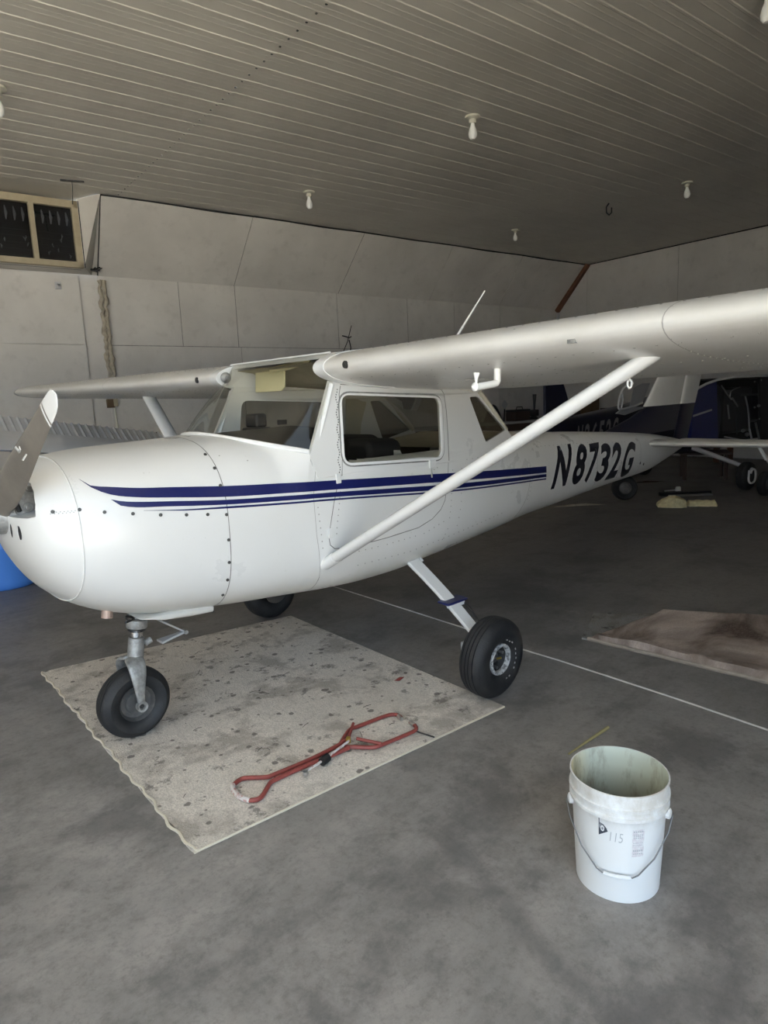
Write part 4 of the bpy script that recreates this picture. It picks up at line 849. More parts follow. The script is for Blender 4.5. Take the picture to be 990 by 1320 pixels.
# nose leg
NC = Vector((.632, 0, .182)); LEG = Vector((.655, 0, .42)); TOP = Vector((.69, 0, .63))
ng = obj('nose_leg', MB().lathe([(0, 0), (.035, 0), (.035, .055), (.029, .06), (.029, .13)], Vector((.662, 0, .395)), (.15, 0, 1), 24).lathe([(.024, .12), (.024, .30)], Vector((.662, 0, .395)), (.15, 0, 1), 24), M['chrome'], AC)
up = Vector((.15, 0, 1)).normalized()
obj('leg_collar', MB().lathe([(.0, .150), (.047, .150), (.050, .155), (.050, .19), (.043, .195), (.0, .195)], Vector((.662, 0, .395)), up, 24), M['cast'], ng)
obj('leg_clamp', MB().lathe([(.0, .138), (.042, .138), (.042, .150), (0, .150)], Vector((.662, 0, .395)), up, 24), M['grime'], ng); obj('leg_clamp', MB().lathe([(.0, .195), (.054, .195), (.054, .205), (0, .205)], Vector((.662, 0, .395)), up, 24), M['grime'], ng)
obj('lower_collar', MB().lathe([(.036, .0), (.038, .0), (.038, .1), (.033, .105)], Vector((.662, 0, .395)), up, 24), M['cast'], ng)
for s in (-1, 1):
    # fork arm: flat blade sweeping over the tyre and down to the axle
    arm = [((.645, .0 * s, .405), .045, .012), ((.640, .045 * s, .400), .045, .012), ((.636, .078 * s, .375), .044, .011), ((.634, .088 * s, .33), .037, .010), ((.632, .089 * s, .26), .024, .009), ((.632, .088 * s, .215), .018, .009), ((.632, .088 * s, .19), .019, .009)]
    rings = []
    for i, (p, w_, th) in enumerate(arm):
        a = Vector(arm[max(i - 1, 0)][0]); b = Vector(arm[min(i + 1, len(arm) - 1)][0]); t = (b - a).normalized(); u = Vector((1, 0, 0)); v = t.cross(u).normalized()
        rings.append([Vector(p) + u * x * w_ + v * y * th for x, y in ((-1, -.5), (-.8, -1), (.8, -1), (1, -.5), (1, .5), (.8, 1), (-.8, 1), (-1, .5))])
    fk = obj('fork_arm', MB().loft(rings), M['cast'], ng, sub=1, sharp=70)
    obj('axle_boss', MB().lathe([(0, -.0), (.014, 0), (.016, .012), (.026, .014), (.026, -.012), (0, -.012)], NC + Vector((0, .088 * s, 0)), (0, s, 0), 24), M['cast'], fk); obj('axle_nut', MB().lathe([(0, .004), (.012, .004), (.012, .0)], NC + Vector((0, .088 * s, 0)), (0, s, 0), 6), M['grime'], fk)
nw = obj('nose_wheel', MB().lathe([(.0, -.03), (.05, -.03), (.055, -.018), (.075, -.022), (.082, -.035), (.088, -.045), (.088, .045), (.082, .035), (.075, .022), (.055, .018), (.05, .03), (0, .03)], NC, (0, 1, 0), 40), M['hub'], AC)
tyre(NC, .174, .132, .083, nw)
ta, tb_, tc_ = on(206, 800, 1, 0), on(238, 814, 1, 0), on(206, 827, 1, 0)
for p_, q_ in ((ta, tb_), (tb_, tc_)):
    k_ = obj('torque_link', MB().loft([[c_ + Vector((0, y, z)) for y, z in rrect([(-w_, -.006), (-w_, .006), (w_, .006), (w_, -.006)], .004, 2)] for c_, w_ in ((p_, .034 if p_ is ta else .012), (p_.lerp(q_, .5), .02), (q_, .012 if p_ is ta else .034))]), M['dim_white'], ng, smooth=False)
obj('link_bolt', MB().tube([tb_ + Vector((0, -.02, 0)), tb_ + Vector((0, .02, 0))], .011, 8), M['cast'], ng)
obj('shimmy_damper', MB().tube([(.705, -.03, .465), (.735, -.03, .475)], .017, 10).tube([(.665, .04, .60), (.80, .06, .625)], .012, 8), M['cast'], ng)
obj('steering_rod', MB().tube([(.70, -.03, .615), (.80, -.1, .63), (.9, -.16, .64)], .006, 6).tube([(.66, -.04, .60), (.6, -.09, .61)], .006, 6), M['grime'], ng)
for s in (-1, 1):
    C_ = Vector((2.13, 1.037 * s, .217)); ax = Vector((0, s, -.045)).normalized()
    # spring leg, flat steel leaf
    p = Vector((2.195, .36 * s, .665)); q = Vector((2.145, .965 * s, .285)); rings = []
    for t in np.linspace(0, 1, 7):
        c = p.lerp(q, t) + Vector((0, -.0 * s, .018 * math.sin(PI * t))); d = (q - p).normalized(); u = Vector((1, 0, 0)); u = (u - d * u.dot(d)).normalized(); v = d.cross(u); w_ = .050 - .010 * t; th = .011
        rings.append([c + u * a * w_ + v * b * th for a, b in ((-1, -.4), (-.9, -1), (.9, -1), (1, -.4), (1, .4), (.9, 1), (-.9, 1), (-1, .4))])
    lg = obj('main_gear_leg', MB().loft(rings), M['trim_white'], AC, sharp=20)
    c = p.lerp(q, .60) + Vector((0, 0, .02)); d = (q - p).normalized()
    obj('boarding_step', MB().box(c + Vector((.01, .015 * s, 0)), (.17, .085, .014), Matrix.Rotation(-.05 * s, 3, 'X')), M['navy'], lg, bevel=.006); obj('step_bracket', MB().box(c + d * .035 + Vector((.02, 0, .0)), (.125, .03, .03)), M['trim_white'], lg, bevel=.004)
    obj('brake_line', MB().tube([c + Vector((.075, .02 * s, -.01)), c + Vector((.08, .08 * s, -.05)), c + Vector((.07, .14 * s, -.10)), q + Vector((.06, .0, .0))], .005, 6), M['grime'], lg)
    obj('fairing_cuff', MB().box(p.lerp(q, .10) + Vector((.062, 0, .01)), (.02, .05, .014), Matrix.Rotation(-.7 * s, 3, 'X')), M['trim_white'], lg, smooth=False)
    mw = obj('main_wheel', MB().lathe([(.0, -.075), (.055, -.07), (.055, .01), (.06, .02), (.068, .03), (.070, .052), (.078, .058), (.080, .050), (.080, -.05), (.06, -.06)], C_, ax, 40), [M['hubdark']], AC)
    tyre(C_, .215, .158, .080, mw, axis=ax)
    obj('wheel_rim', MB().lathe([(.066, .040), (.068, .060), (.076, .066), (.084, .062), (.086, .052)], C_, ax, 40), M['hubrim'], mw)
    obj('axle_nut', MB().lathe([(.03, .0), (.03, .02), (.014, .022), (.014, .045), (0, .045)], C_, ax, 12), M['hub'], mw); obj('cotter_pin', MB().tube([C_ + ax * .045 + Vector((-.016, 0, .006)), C_ + ax * .05 + Vector((.012, 0, .004))], .006, 8), M['brass'], mw)
    for k in range(3): a = 2 * PI * k / 3 + .4; obj('wheel_bolt', MB().lathe([(.009, 0), (.009, .04), (0, .04)], C_ + Vector((math.cos(a), 0, math.sin(a))) * .05, ax, 8), M['hub'], mw)
    obj('brake_disc', MB().lathe([(.0, -.094), (.095, -.094), (.098, -.09), (.098, -.086), (.0, -.082)], C_, ax, 40), M['chrome'], mw); obj('brake_caliper', MB().box(C_ - ax * .09 + Vector((-.085, 0, .05)), (.07, .05, .07)), M['dim_white'], mw, bevel=.008)
    if s < 0:
        mb = MB()
        for k in range(26):
            if k % 5 == 4: continue
            a = 2 * PI * k / 26 - .4; r_ = .105 + .004 * (k % 2); u = Vector((math.cos(a), 0, math.sin(a))); pp = C_ + ax * .0785 + u * r_
            if math.cos(a) > .1: mb.box(pp, (.006, .003, .010), Matrix.Rotation(-a, 3, 'Y'))
        obj('tyre_print', mb, M['rubber_mark'], mw, smooth=False)

# ------------------------------------------------------------------ carpets
def inside_grid(poly, nx, ny):
    a, b, c, d = [Vector(p) for p in poly]; return [[(a.lerp(b, i / nx)).lerp(d.lerp(c, i / nx), j / ny) for i in range(nx + 1)] for j in range(ny + 1)]
def carpet_mesh(poly, nx, ny, z, th, amp, wave=0.0):
    G = inside_grid(poly, nx, ny); top = []
    for j, r in enumerate(G):
        for i, p in enumerate(r):
            q = Vector((p.x, p.y, 0)); e = min(i, nx - i, j, ny - j)
            n_ = noise.noise(Vector((p.x * 2.2, p.y * 2.2, z * 9 + 3))); q.z = z + th + amp * max(0, n_) * min(e / 4, 1)
            if i == 0: q += (Vector(poly[1]) - Vector(poly[0])).normalized() * (.004 * math.sin(j * .9) + .006 * noise.noise(q * 9)) * wave
            if j in (0, ny): q += Vector((.004 * noise.noise(q * 12), .006 * noise.noise(q * 11 + Vector((5, 0, 0))), 0)) * wave
            top.append(q)
    mb = MB(); W_ = nx + 1; f = [(j * W_ + i, j * W_ + i + 1, (j + 1) * W_ + i + 1, (j + 1) * W_ + i) for j in range(ny) for i in range(nx)]
    bo = [i for i in range(W_)] + [j * W_ + nx for j in range(1, ny + 1)] + [ny * W_ + i for i in range(nx - 1, -1, -1)] + [j * W_ for j in range(ny - 1, 0, -1)]
    nb2 = [Vector((top[k].x, top[k].y, z)) for k in bo]; N_ = len(top); f += [(bo[k], bo[(k + 1) % len(bo)], N_ + (k + 1) % len(bo), N_ + k) for k in range(len(bo))]
    mb.add(top + nb2, f); return mb, [top[k] for k in bo]
rp = [gnd(54, 868), gnd(375, 795), gnd(650, 912), gnd(250, 1101)]
t = thing('floor_carpet', gnd(380, 930), 'oil-spotted beige carpet on the floor under the nose wheel of the aeroplane', 'carpet')
RP = [rp[0], rp[3], rp[2], rp[1]]   # left edge runs L -> B
a, b, c, d = rp[0], rp[1], rp[2], rp[3]
mbc, border = carpet_mesh([a, b, c, d], 70, 70, .0005, .0085, .003, 1)
obj('carpet_pile', mbc, M['rug'], t, sharp=60)
# looped yarn binding on the two near edges
q = []; n_ = 96
mb = MB()
for k in range(n_ + 1):
    p = a.lerp(d, k / n_); dd = (d - a).normalized(); nn_ = Vector((dd.y, -dd.x, 0)); q.append(p + nn_ * (-.002 + .0055 * math.sin(k * 1.1) + .005 * math.sin(k * .31)) + Vector((0, 0, .0075)))
obj('edge_binding', MB().tube(q, .0062, 6), M['rug_edge'], t)
q = [d.lerp(c, k / 60) + Vector((0, 0, .006)) + Vector((.004 * math.sin(k * .9), -.002, 0)) for k in range(61)]; obj('edge_binding', MB().tube(q, .005, 6), M['rug_edge'], t)
random.seed(5)
mb = MB()
for k in range(22):
    p = a.lerp(b, random.uniform(.05, .95)).lerp(d.lerp(c, random.uniform(.05, .95)), random.uniform(.1, .95))
    u_ = (p - a)
    if not (0 < (p - a).dot((b - a).normalized()) < (b - a).length and 0 < (p - a).dot((d - a).normalized()) < (d - a).length): continue
    an = random.uniform(0, PI); L = random.uniform(.008, .03); p.z = .0125; dv = Vector((math.cos(an), math.sin(an), 0)) * L; mb.tube([p - dv, p + dv * .2 + Vector((0, 0, .002)), p + dv], .0012, 5)
tag(obj('carpet_lint', mb, M['hubdark'], t), kind='stuff')
# folded brown carpet on the right
t = thing('folded_carpet', gnd(880, 830), 'folded brown carpet with dark stains lying on the floor at the right', 'carpet')
mbc, _ = carpet_mesh([gnd(750, 824), gnd(765, 792), gnd(850, 793), gnd(800, 836)], 12, 12, .0005, .012, .004, .5); obj('lower_layer', mbc, M['rug3'], t)
A_, B_, C2, D_ = gnd(757, 826), gnd(852, 790), gnd(1120, 806), gnd(1120, 914)
G = []
for j in range(25):
    r = []
    for i in range(41):
        s_, v_ = i / 40, j / 24; p = (A_.lerp(D_, s_)).lerp(B_.lerp(C2, s_), v_)
        lip = .022 * math.exp(-((v_ - .06) / .07) ** 2) + .012 * math.exp(-((v_ - .95) / .08) ** 2)
        z_ = .026 + lip + .016 * max(0, noise.noise(Vector((p.x * 1.6, p.y * 3.2, 4)))) + .01 * noise.noise(Vector((p.x * 5, p.y * 5, 1)))
        if j == 0 or j == 24 or i == 0: z_ = .012
        r.append(Vector((p.x + .01 * noise.noise(Vector((p.x * 4, 0, 0))), p.y + .012 * noise.noise(Vector((p.x * 4, 7, 0))), z_)))
    G.append(r)
mb = MB().loft(G, closed=False, cap=False); ed = G[0]; mb.loft([[p for p in ed], [Vector((p.x, p.y, .001)) for p in ed]], closed=False, cap=False); ed = [r[0] for r in G]; mb.loft([ed, [Vector((p.x, p.y, .001)) for p in ed]], closed=False, cap=False)
obj('upper_fold', mb, M['rug2'], t)
obj('fold_edge', MB().tube([A_.lerp(D_, k / 30) + Vector((.0, -.004 + .006 * math.sin(k * .7), .016)) for k in range(31)], .0115, 8), mat('pale_carpet_backing', (.40, .34, .28), .95, var=(12, .4, .7), col2=(.26, .22, .18)), t)

# ------------------------------------------------------------------ bucket
bc = Vector((1.315, -2.158, 0)); t = thing('plastic_bucket', bc, 'empty white plastic five-gallon bucket with wire handle standing on the bare floor at right', 'bucket')
hB = .372
rad = lambda z: .130 + .019 * z / hB
pr = [(0, .004), (.124, .004), (.130, 0), (.1305, .004)] + [(rad(z), z) for z in np.linspace(.01, .285, 8)] + [(.1465, .288), (.1535, .289), (.1535, .298), (.1475, .300), (.1480, .318), (.1545, .319), (.1545, .328), (.149, .330), (.1495, .342), (.150, .366), (.1525, .368), (.1525, .374), (.148, .3745)]
obj('bucket_wall', MB().lathe(pr, bc, seg=64), M['bucket'], t, sharp=30)
obj('bucket_inside', MB().lathe([(.148, .3744), (.1465, .366)] + [(rad(z) - .003, z) for z in np.linspace(.36, .012, 8)] + [(.0, .012)], bc, seg=64), M['bucket_in'], t)
cdir = Vector((CP[0] - bc.x, CP[1] - bc.y, 0)).normalized(); ca_ = math.atan2(cdir.y, cdir.x)
def bpt(a, z, off=0): r = rad(min(z, .285)) + off; return bc + Vector((math.cos(ca_ + a) * r, math.sin(ca_ + a) * r, z))
ea = 1.36
for s in (-1, 1):
    p = bpt(s * ea, .270, .006); dr = Vector((math.cos(ca_ + s * ea), math.sin(ca_ + s * ea), 0)); obj('handle_ear', MB().lathe([(0, .0), (.017, 0), (.017, .012), (.01, .016), (0, .016)], p - dr * .006, dr, 20), M['bucket'], t)
hp = [bpt(-ea, .270, .02)] + [bpt(-ea + .25, .232, .022), bpt(-ea + .62, .165, .02), bpt(-.42, .112, .014), bpt(-.30, .104, .014), bpt(.30, .104, .014), bpt(.42, .112, .014), bpt(ea - .62, .165, .02), bpt(ea - .25, .232, .022), bpt(ea, .270, .02)]
h_ = obj('wire_handle', MB().tube(hp, .0022, 8), M['wire'], t)
obj('handle_grip', MB().tube([bpt(-.27 + .54 * k / 8, .104, .014) for k in range(9)], .0062, 10), M['bucket'], h_)
def on_bucket(pts2, faces, a0, z0, sx, sz, shear=0): mb = MB(); mb.add([bpt(a0 + x * sx + shear * y, z0 + y * sz, .0012) for x, y in pts2], faces); return mb
tri_out = [(0, 1), (.1, 1), (.12, .72), (.5, .66), (.85, .45), (.98, .25), (.75, .16), (0, -.15)]
tr = tessellate_polygon([[Vector((p[0], p[1], 0)) for p in tri_out]])
obj('printed_logo', on_bucket(tri_out, [tuple(x) for x in tr], -.40, .232, .20, .052), M['mark'], t, smooth=False)
circ = [(.42 + .2 * math.cos(a), .38 + .2 * math.sin(a)) for a in [2 * PI * k / 14 for k in range(14)]]; mb = MB(); mb.add([bpt(-.40 + x * .20, .232 + y * .052, .0018) for x, y in circ], [tuple(range(14))]); obj('logo_dot', mb, M['bucket'], t, smooth=False)
circ2 = [(.42 + .1 * math.cos(a), .38 + .1 * math.sin(a)) for a in [2 * PI * k / 14 for k in range(14)]]; mb = MB(); mb.add([bpt(-.40 + x * .20, .232 + y * .052, .0022) for x, y in circ2], [tuple(range(14))]); obj('logo_dot', mb, M['mark'], t, smooth=False)
v, f = text_mesh('115', -.012); obj('handwritten_number', on_bucket(v, f, -.165, .215, .26, .032, .02), M['faint'], t, smooth=False)
obj('paper_label', on_bucket([(i / 4, j) for j in (0, 1) for i in range(5)], [(i, i + 1, i + 6, i + 5) for i in range(4)], .30, .168, .26, .095), M['label'], t, smooth=False)
mb = MB()
for j, (y0, h_2) in enumerate(((.90, .05), (.80, .03), (.74, .03), (.68, .03), (.5, .02), (.42, .02), (.2, .06), (.1, .03))): 
    for i in range(5):
        x0 = .08 + i * .17; mb.add([bpt(.30 + .26 * (x0 + dx), .168 + .095 * (y0 + dy), .0018) for dx, dy in ((0, 0), (.11, 0), (.11, h_2), (0, h_2))], [(0, 1, 2, 3)])
obj('label_print', mb, M['faint'], t, smooth=False)
mb = MB(); mb.tube([gnd(733, 973) + Vector((0, 0, .004)), gnd(784, 939) + Vector((0, 0, .006))], [.004, .008], 6); tag(obj('wood_sliver', mb, M['fabric_ply']), 'thin yellowish wood sliver on the floor behind the bucket', 'stick')

# ------------------------------------------------------------------ tow bar on the carpet
t = thing('tow_bar', gnd(420, 985), 'red tubular aircraft tow bar with a white-gripped loop handle, lying on the beige carpet', 'tow bar')
def G5(x, y, z=.022): return gnd(280 + x * .2828, 900 + y * .2828, z)
def smoothp(P_, it=2):
    for _ in range(it): P_ = [P_[0]] + [q for a, b in zip(P_, P_[1:]) for q in (a.lerp(b, .25), a.lerp(b, .75))] + [P_[-1]]
    return P_
tA = [G5(*p) for p in ((600, 186), (540, 222), (420, 282), (250, 352), (225, 362), (120, 362), (90, 380), (70, 400))]; tA += []
obj('handle_tube', MB().tube(smoothp(tA), .0098, 10), M['red'], t)
tB = [G5(*p) for p in ((600, 226), (520, 262), (420, 300), (262, 372), (240, 385), (205, 450), (180, 464), (145, 466))]
obj('handle_tube', MB().tube(smoothp(tB), .0098, 10), M['red'], t)
obj('handle_grip', MB().tube(smoothp([G5(*p) for p in ((72, 396), (68, 410), (90, 440), (110, 455), (150, 466))]), .0112, 10), M['redw'], t)
obj('fork_tube', MB().tube(smoothp([G5(*p) for p in ((560, 210), (580, 175), (604, 140), (640, 130), (770, 78), (810, 72), (835, 84), (842, 94))]), .0095, 10), M['red'], t)
obj('fork_tube', MB().tube(smoothp([G5(*p) for p in ((580, 222), (620, 222), (715, 226), (745, 215), (890, 155), (912, 140), (900, 122), (880, 110))]), .0095, 10), M['red'], t)
obj('fork_pin', MB().tube([G5(826, 80), G5(842, 96)], .0105, 8), M['steel'], t); obj('fork_pin', MB().tube([G5(902, 124), G5(878, 108)], .0105, 8), M['steel'], t)
obj('cross_brace', MB().tube([G5(620, 115, .045), G5(596, 190, .04)], .0075, 8), M['red'], t); obj('cross_brace', MB().tube([G5(636, 184, .035), G5(750, 208, .03)], .008, 8), M['red'], t)
obj('spring_rod', MB().tube([G5(398, 338, .03), G5(480, 285, .035), G5(600, 195, .045)], .0055, 8), M['redw'], t)
obj('rod_end', MB().lathe([(0, -.008), (.013, -.008), (.013, .008), (0, .008)], G5(402, 340, .032), (0, 0, 1), 12), M['steel'], t); obj('rubber_sleeve', MB().tube([G5(476, 292, .032), G5(505, 268, .036)], .019, 12), M['black'], t)
obj('pivot_bolt', MB().lathe([(0, -.012), (.012, -.012), (.012, .012), (0, .012)], G5(598, 190, .045), (0, 0, 1), 6), M['brass'], t)
pr_ = obj('trailing_rod', MB().tube([G5(905, 150, .016), G5(990, 178, .013)], .0035, 6), M['grime'], t)

p = gnd(515, 878); tag(obj('red_scrap', MB().loft([[p + Vector((a * .03 - b * .01, b * .012 + a * .008, .014 + .008 * (1 - a * a) * (1 - b * b))) for a in np.linspace(-1, 1, 7)] for b in np.linspace(-1, 1, 5)], closed=False, cap=False), M['red']), 'tiny dark red scrap on the carpet between nose wheel and near main wheel', 'scrap')
# cord across the floor
cpts = [Vector((3.45, 2.05, .005))] + [gnd(*p, .005) for p in ((430, 756), (500, 778), (594, 808), (660, 833), (720, 851), (800, 877), (873, 901), (990, 941), (1120, 984), (1260, 1040))]
tag(obj('string', MB().tube(cpts, .0048, 6), M['cord']), 'thin white cord stretched across the floor behind the near main wheel', 'cord')

# ------------------------------------------------------------------ things round the hangar
bcx = gnd(8, 762); dvec = Vector((bcx.x - CP[0], bcx.y - CP[1], 0)).normalized(); bcx = bcx + dvec * .29
t = thing('plastic_barrel', bcx, 'bright blue plastic barrel on the floor behind the nose of the aeroplane', 'barrel')
obj('barrel_body', MB().lathe([(0, 0), (.265, 0), (.285, .02), (.29, .06), (.29, .38), (.296, .39), (.296, .41), (.29, .42), (.29, .50), (.296, .51), (.296, .53), (.29, .54), (.29, .82), (.28, .87), (.25, .885), (0, .885)], bcx, seg=48), M['tank'], t, sharp=40)
obj('barrel_hoop', MB().lathe([(.291, .455), (.2925, .456), (.2925, .464), (.291, .465)], bcx, seg=48), M['tank_dark'], t)
obj('barrel_bung', MB().lathe([(.03, .88), (.03, .9), (0, .9)], bcx + Vector((.15, 0, 0)), seg=16), M['tank_dark'], t)
# pale wing of another aircraft, parked behind to the left
t = thing('parked_wing', (2.6, 4.2, 0), 'pale grey wing with a ribbed trailing surface, parked behind the nose of the aeroplane', 'aircraft wing')
TA, TB = on(203, 557.5, 1, 4.75), on(0, 536.5, 1, 4.75); HA, HB = on(213, 574, 1, 4.15), on(10, 560, 1, 4.15); LA, LB = on(225, 596, 1, 3.0), on(14, 602, 1, 3.0)
def ext(p, q, t_): return p + (q - p) * t_        # spanwise, 0 at the tip end, 1 at the photo's left edge
tip_h = HA + (TA - TB).normalized() * .12
sp_ = np.linspace(-.02, 2.4, 12)
rings = []
for t_ in sp_:
    h_, l_ = ext(HA, HB, t_) + Vector((.25, 0, 0)) * 0, ext(LA, LB, t_); l_.z = h_.z - .10; ch_ = (l_ - h_)
    rings.append([h_ + ch_ * q_ + Vector((0, 0, sg * .07 * math.sin(PI * min(q_ * .9 + .1, 1)) ** .7)) for q_, sg in [(k / 8, 1) for k in range(9)] + [(1 - k / 8, -1) for k in range(1, 8)]])
obj('wing_panel', MB().loft(rings), M['grey_wing'], t)
ra, rb_ = [], []; nr = 212
for k in range(nr + 1):
    t_ = -.02 + 2.42 * k / nr; hgt = .016 if k % 4 in (1,) else 0; ra.append(ext(TA, TB, t_) + Vector((0, 0, hgt))); rb_.append(ext(HA, HB, t_) + Vector((0, 0, .015 + hgt)))
mb = MB().loft([ra, rb_], closed=False, cap=False); mb.loft([[p - Vector((0, 0, .03)) for p in ra], [p - Vector((0, 0, .06)) for p in rb_]], closed=False, cap=False); obj('ribbed_aileron', mb, M['grey_wing'], t, smooth=False)
q_ = ext(HA, HB, .5); obj('stand_leg', MB().tube([q_ + Vector((0, -.4, -.12)), Vector((q_.x, q_.y - .4, .03))], .03, 12), M['steel'], t); obj('stand_foot', MB().lathe([(0, 0), (.22, 0), (.22, .03), (0, .03)], (q_.x, q_.y - .4, 0), seg=20), M['steel'], t)
obj('static_wick', MB().tube([on(201, 557, 1, 4.7), on(206, 565, 1, 4.72), on(208, 571, 1, 4.73)], .004, 5), M['black'], t)
# roll of tan foam and papers on the floor beyond
t = thing('foam_roll', gnd(885, 655), 'crumpled tan foam and cardboard strip on the floor under the tailplane', 'packing material')
def blob(px0, px1, pyb, h0, par, m_, nm, dep=.22, seed=0, prof=lambda s: 1):
    a, b = gnd(px0, pyb), gnd(px1, pyb); ax = (b - a).normalized(); pn = Vector((-ax.y, ax.x, 0)); 
    if pn.dot(Vector((1, 1, 0))) < 0: pn = -pn
    rings = []
    for i in range(17):
        s_ = i / 16; c = a.lerp(b, s_) + pn * dep / 2; h = h0 * prof(s_); r = []
        for k in range(14):
            an = PI * k / 13; rr = 1 + .18 * noise.noise(Vector((s_ * 7, k * .9, seed))); r.append(c + pn * -math.cos(an) * dep / 2 * rr * (.4 + .6 * prof(s_)) + Vector((0, 0, max(.002, math.sin(an) * h * rr))))
        rings.append(r)
    return obj(nm, MB().loft(rings, cap=True), m_, par)
blob(849, 886, 655, .14, t, M['foam'], 'crumpled_foam', .3, 1, lambda s: max(.12, math.sin(PI * (.08 + s * .75)) ** .7)); blob(887, 926, 653.5, .10, t, M['foam'], 'foam_strip', .22, 5, lambda s: .75 if .02 < s < .97 else .3)
t = thing('scrap_sheet', gnd(880, 640), 'thin grey metal scrap lying just behind the tan foam', 'scrap metal'); p = gnd(890, 640)
obj('flat_strip', MB().box(p + Vector((0, 0, .02)), (.62, .10, .02), Matrix.Rotation(-.75, 3, 'Z')), M['clutter_grey'], t, smooth=False, bevel=.003); obj('dark_strip', MB().box(p + Vector((.1, .12, .03)), (.75, .12, .05), Matrix.Rotation(-.7, 3, 'Z')), M['clutter_dark'], t, smooth=False)
t = thing('white_fitting', gnd(874, 633), 'small bright white fitting on the floor behind the tan foam', 'fitting'); p = gnd(874, 633); obj('fitting_cap', MB().lathe([(0, .0), (.04, 0), (.04, .05), (.03, .07), (0, .07)], p, seg=16), M['pvc'], t); obj('fitting_rod', MB().tube([p + Vector((-.2, .12, .02)), p + Vector((.02, 0, .02))], .012, 6), M['pvc'], t)
for (px, py, lb, m_, wd) in ((835, 622, 'brown rag on the floor right of the loose wheel under the tail', 'clutter_brown', .34), (745, 652, 'low dark brown rag on the floor below the registration letters', 'strip', .5)):
    p = gnd(px, py); G = [[p + Vector((a * wd * .5 - b * .1, b * .12 - a * wd * .4, max(.002, .03 * (1 - a * a) * (1 - b * b) + .012 * noise.noise(Vector((a * 3, b * 3, px)))))) for a in np.linspace(-1, 1, 11)] for b in np.linspace(-1, 1, 7)]
    tag(obj('floor_rag', MB().loft(G, closed=False, cap=False), M[m_]), lb, 'rag')

# loose wheel under the tail boom
pw = gnd(808, 645); t = thing('spare_wheel', pw, 'black-tyred wheel with a grey hub standing under the tail boom', 'wheel'); c = pw + Vector((.02, .05, .18)); ax = Vector((-.75, -.65, 0)).normalized()
w_ = obj('wheel_hub', MB().lathe([(0, -.03), (.06, -.03), (.09, -.05), (.09, .05), (.075, .03), (.05, .04), (0, .04)], c, ax, 24), M['hub'], t); tyre(c, .18, .15, .085, t, axis=ax)
obj('wheel_leg', MB().tube([c - ax * .09, c - ax * .10 + Vector((.04, .0, .30)), c + Vector((.25, .1, .55))], .02, 8), M['clutter_grey'], t)

# ------------------------------------------------------------------ navy aircraft parked beyond the tail
T0 = Vector((7.6, 2.15, 0)); F0 = Vector((11.35, 1.55, 0)); hd = (F0 - T0).normalized(); nv = Vector((hd.y, -hd.x, 0))    # nv: its near side, towards the camera
if nv.dot(Vector(CP) - T0) < 0: nv = -nv
NA = thing('navy_aircraft', F0 + Vector((0, 0, 0)), 'dark navy tailwheel aeroplane with its engine uncowled, parked beyond the white tail', 'aeroplane')
NAV = [(-.35, .06, 1.10, .98), (0, .09, 1.16, .90), (.5, .15, 1.22, .82), (1.2, .24, 1.29, .70), (2.0, .34, 1.36, .58), (2.5, .42, 1.44, .52), (3.0, .48, 1.50, .50), (3.6, .50, 1.56, .50), (3.8, .50, 1.58, .50)]
def nring(i, n=28):
    x, w_, a, b = NAV[i]; c = T0 + hd * x; zc_ = (a + b) / 2; o = []
    for k in range(n):
        t_ = 2 * PI * k / n; cc, ss = math.cos(t_), math.sin(t_); o.append(c + nv * math.copysign(abs(cc) ** .6, cc) * w_ + Vector((0, 0, zc_ + math.copysign(abs(ss) ** .6, ss) * (a - b) / 2)))
    return o
obj('fuselage', MB().loft([nring(i) for i in range(len(NAV))]), M['navy2'], NA)
def fz(px, py, side=None):    # sight line meets the near side plane of the navy aircraft
    d = Vector(ray(px, py)); q = T0 + nv * (.45 if side is None else side); t_ = ((q - Vector(CP)).dot(nv)) / d.dot(nv); return Vector(CP) + d * t_
def slab(pts, th, m_, nm, par, side=None): 
    q = [fz(*p, side) for p in pts]; n_ = len(q); mb = MB(); mb.add(q + [p - nv * th for p in q], [tuple(range(n_)), tuple(range(2 * n_ - 1, n_ - 1, -1))] + [(i, (i + 1) % n_, n_ + (i + 1) % n_, n_ + i) for i in range(n_)]); return obj(nm, mb, m_, par, smooth=False, bevel=.004)
slab([(703, 470), (719, 470), (738, 532), (745, 560), (704, 560)], .05, M['navy2'], 'tail_fin', NA, 0)
obj('tailplane', MB().box(T0 + Vector((0, 0, 1.02)), (.45, 1.1, .05), Matrix.Rotation(math.atan2(hd.y, hd.x), 3, 'Z')), M['navy2'], NA, bevel=.01)
slab([(893, 520), (900, 500), (924, 490), (926, 568), (891, 568)], .06, M['navy3'], 'cowl_side', NA, .60)
slab([(980, 486), (1012, 486), (1012, 569), (982, 569)], .05, M['black'], 'bay_end_backing', NA, .44)  # black sheet added to keep the end of the engine bay dark
slab([(894, 535), (918, 527), (918, 529.5), (894, 537.5)], .012, M['dim_white'], 'white_flash', NA, .615)
obj('cowl_rim', MB().tube([fz(899, 501, .6), fz(910, 495, .6), fz(925, 489.5, .6), fz(945, 486, .6), fz(975, 484.5, .6), fz(1010, 484, .6)], .022, 8), M['trim_white'], NA)
obj('firewall_bay', MB().loft([[F0 + hd * x - nv * .0 + nv * y + Vector((0, 0, z)) for y, z in ((.50, .55), (.50, 1.50), (.42, 1.60), (-.5, 1.60), (-.5, .55))] for x in (-.05, .02)]), M['black'], NA, smooth=False)
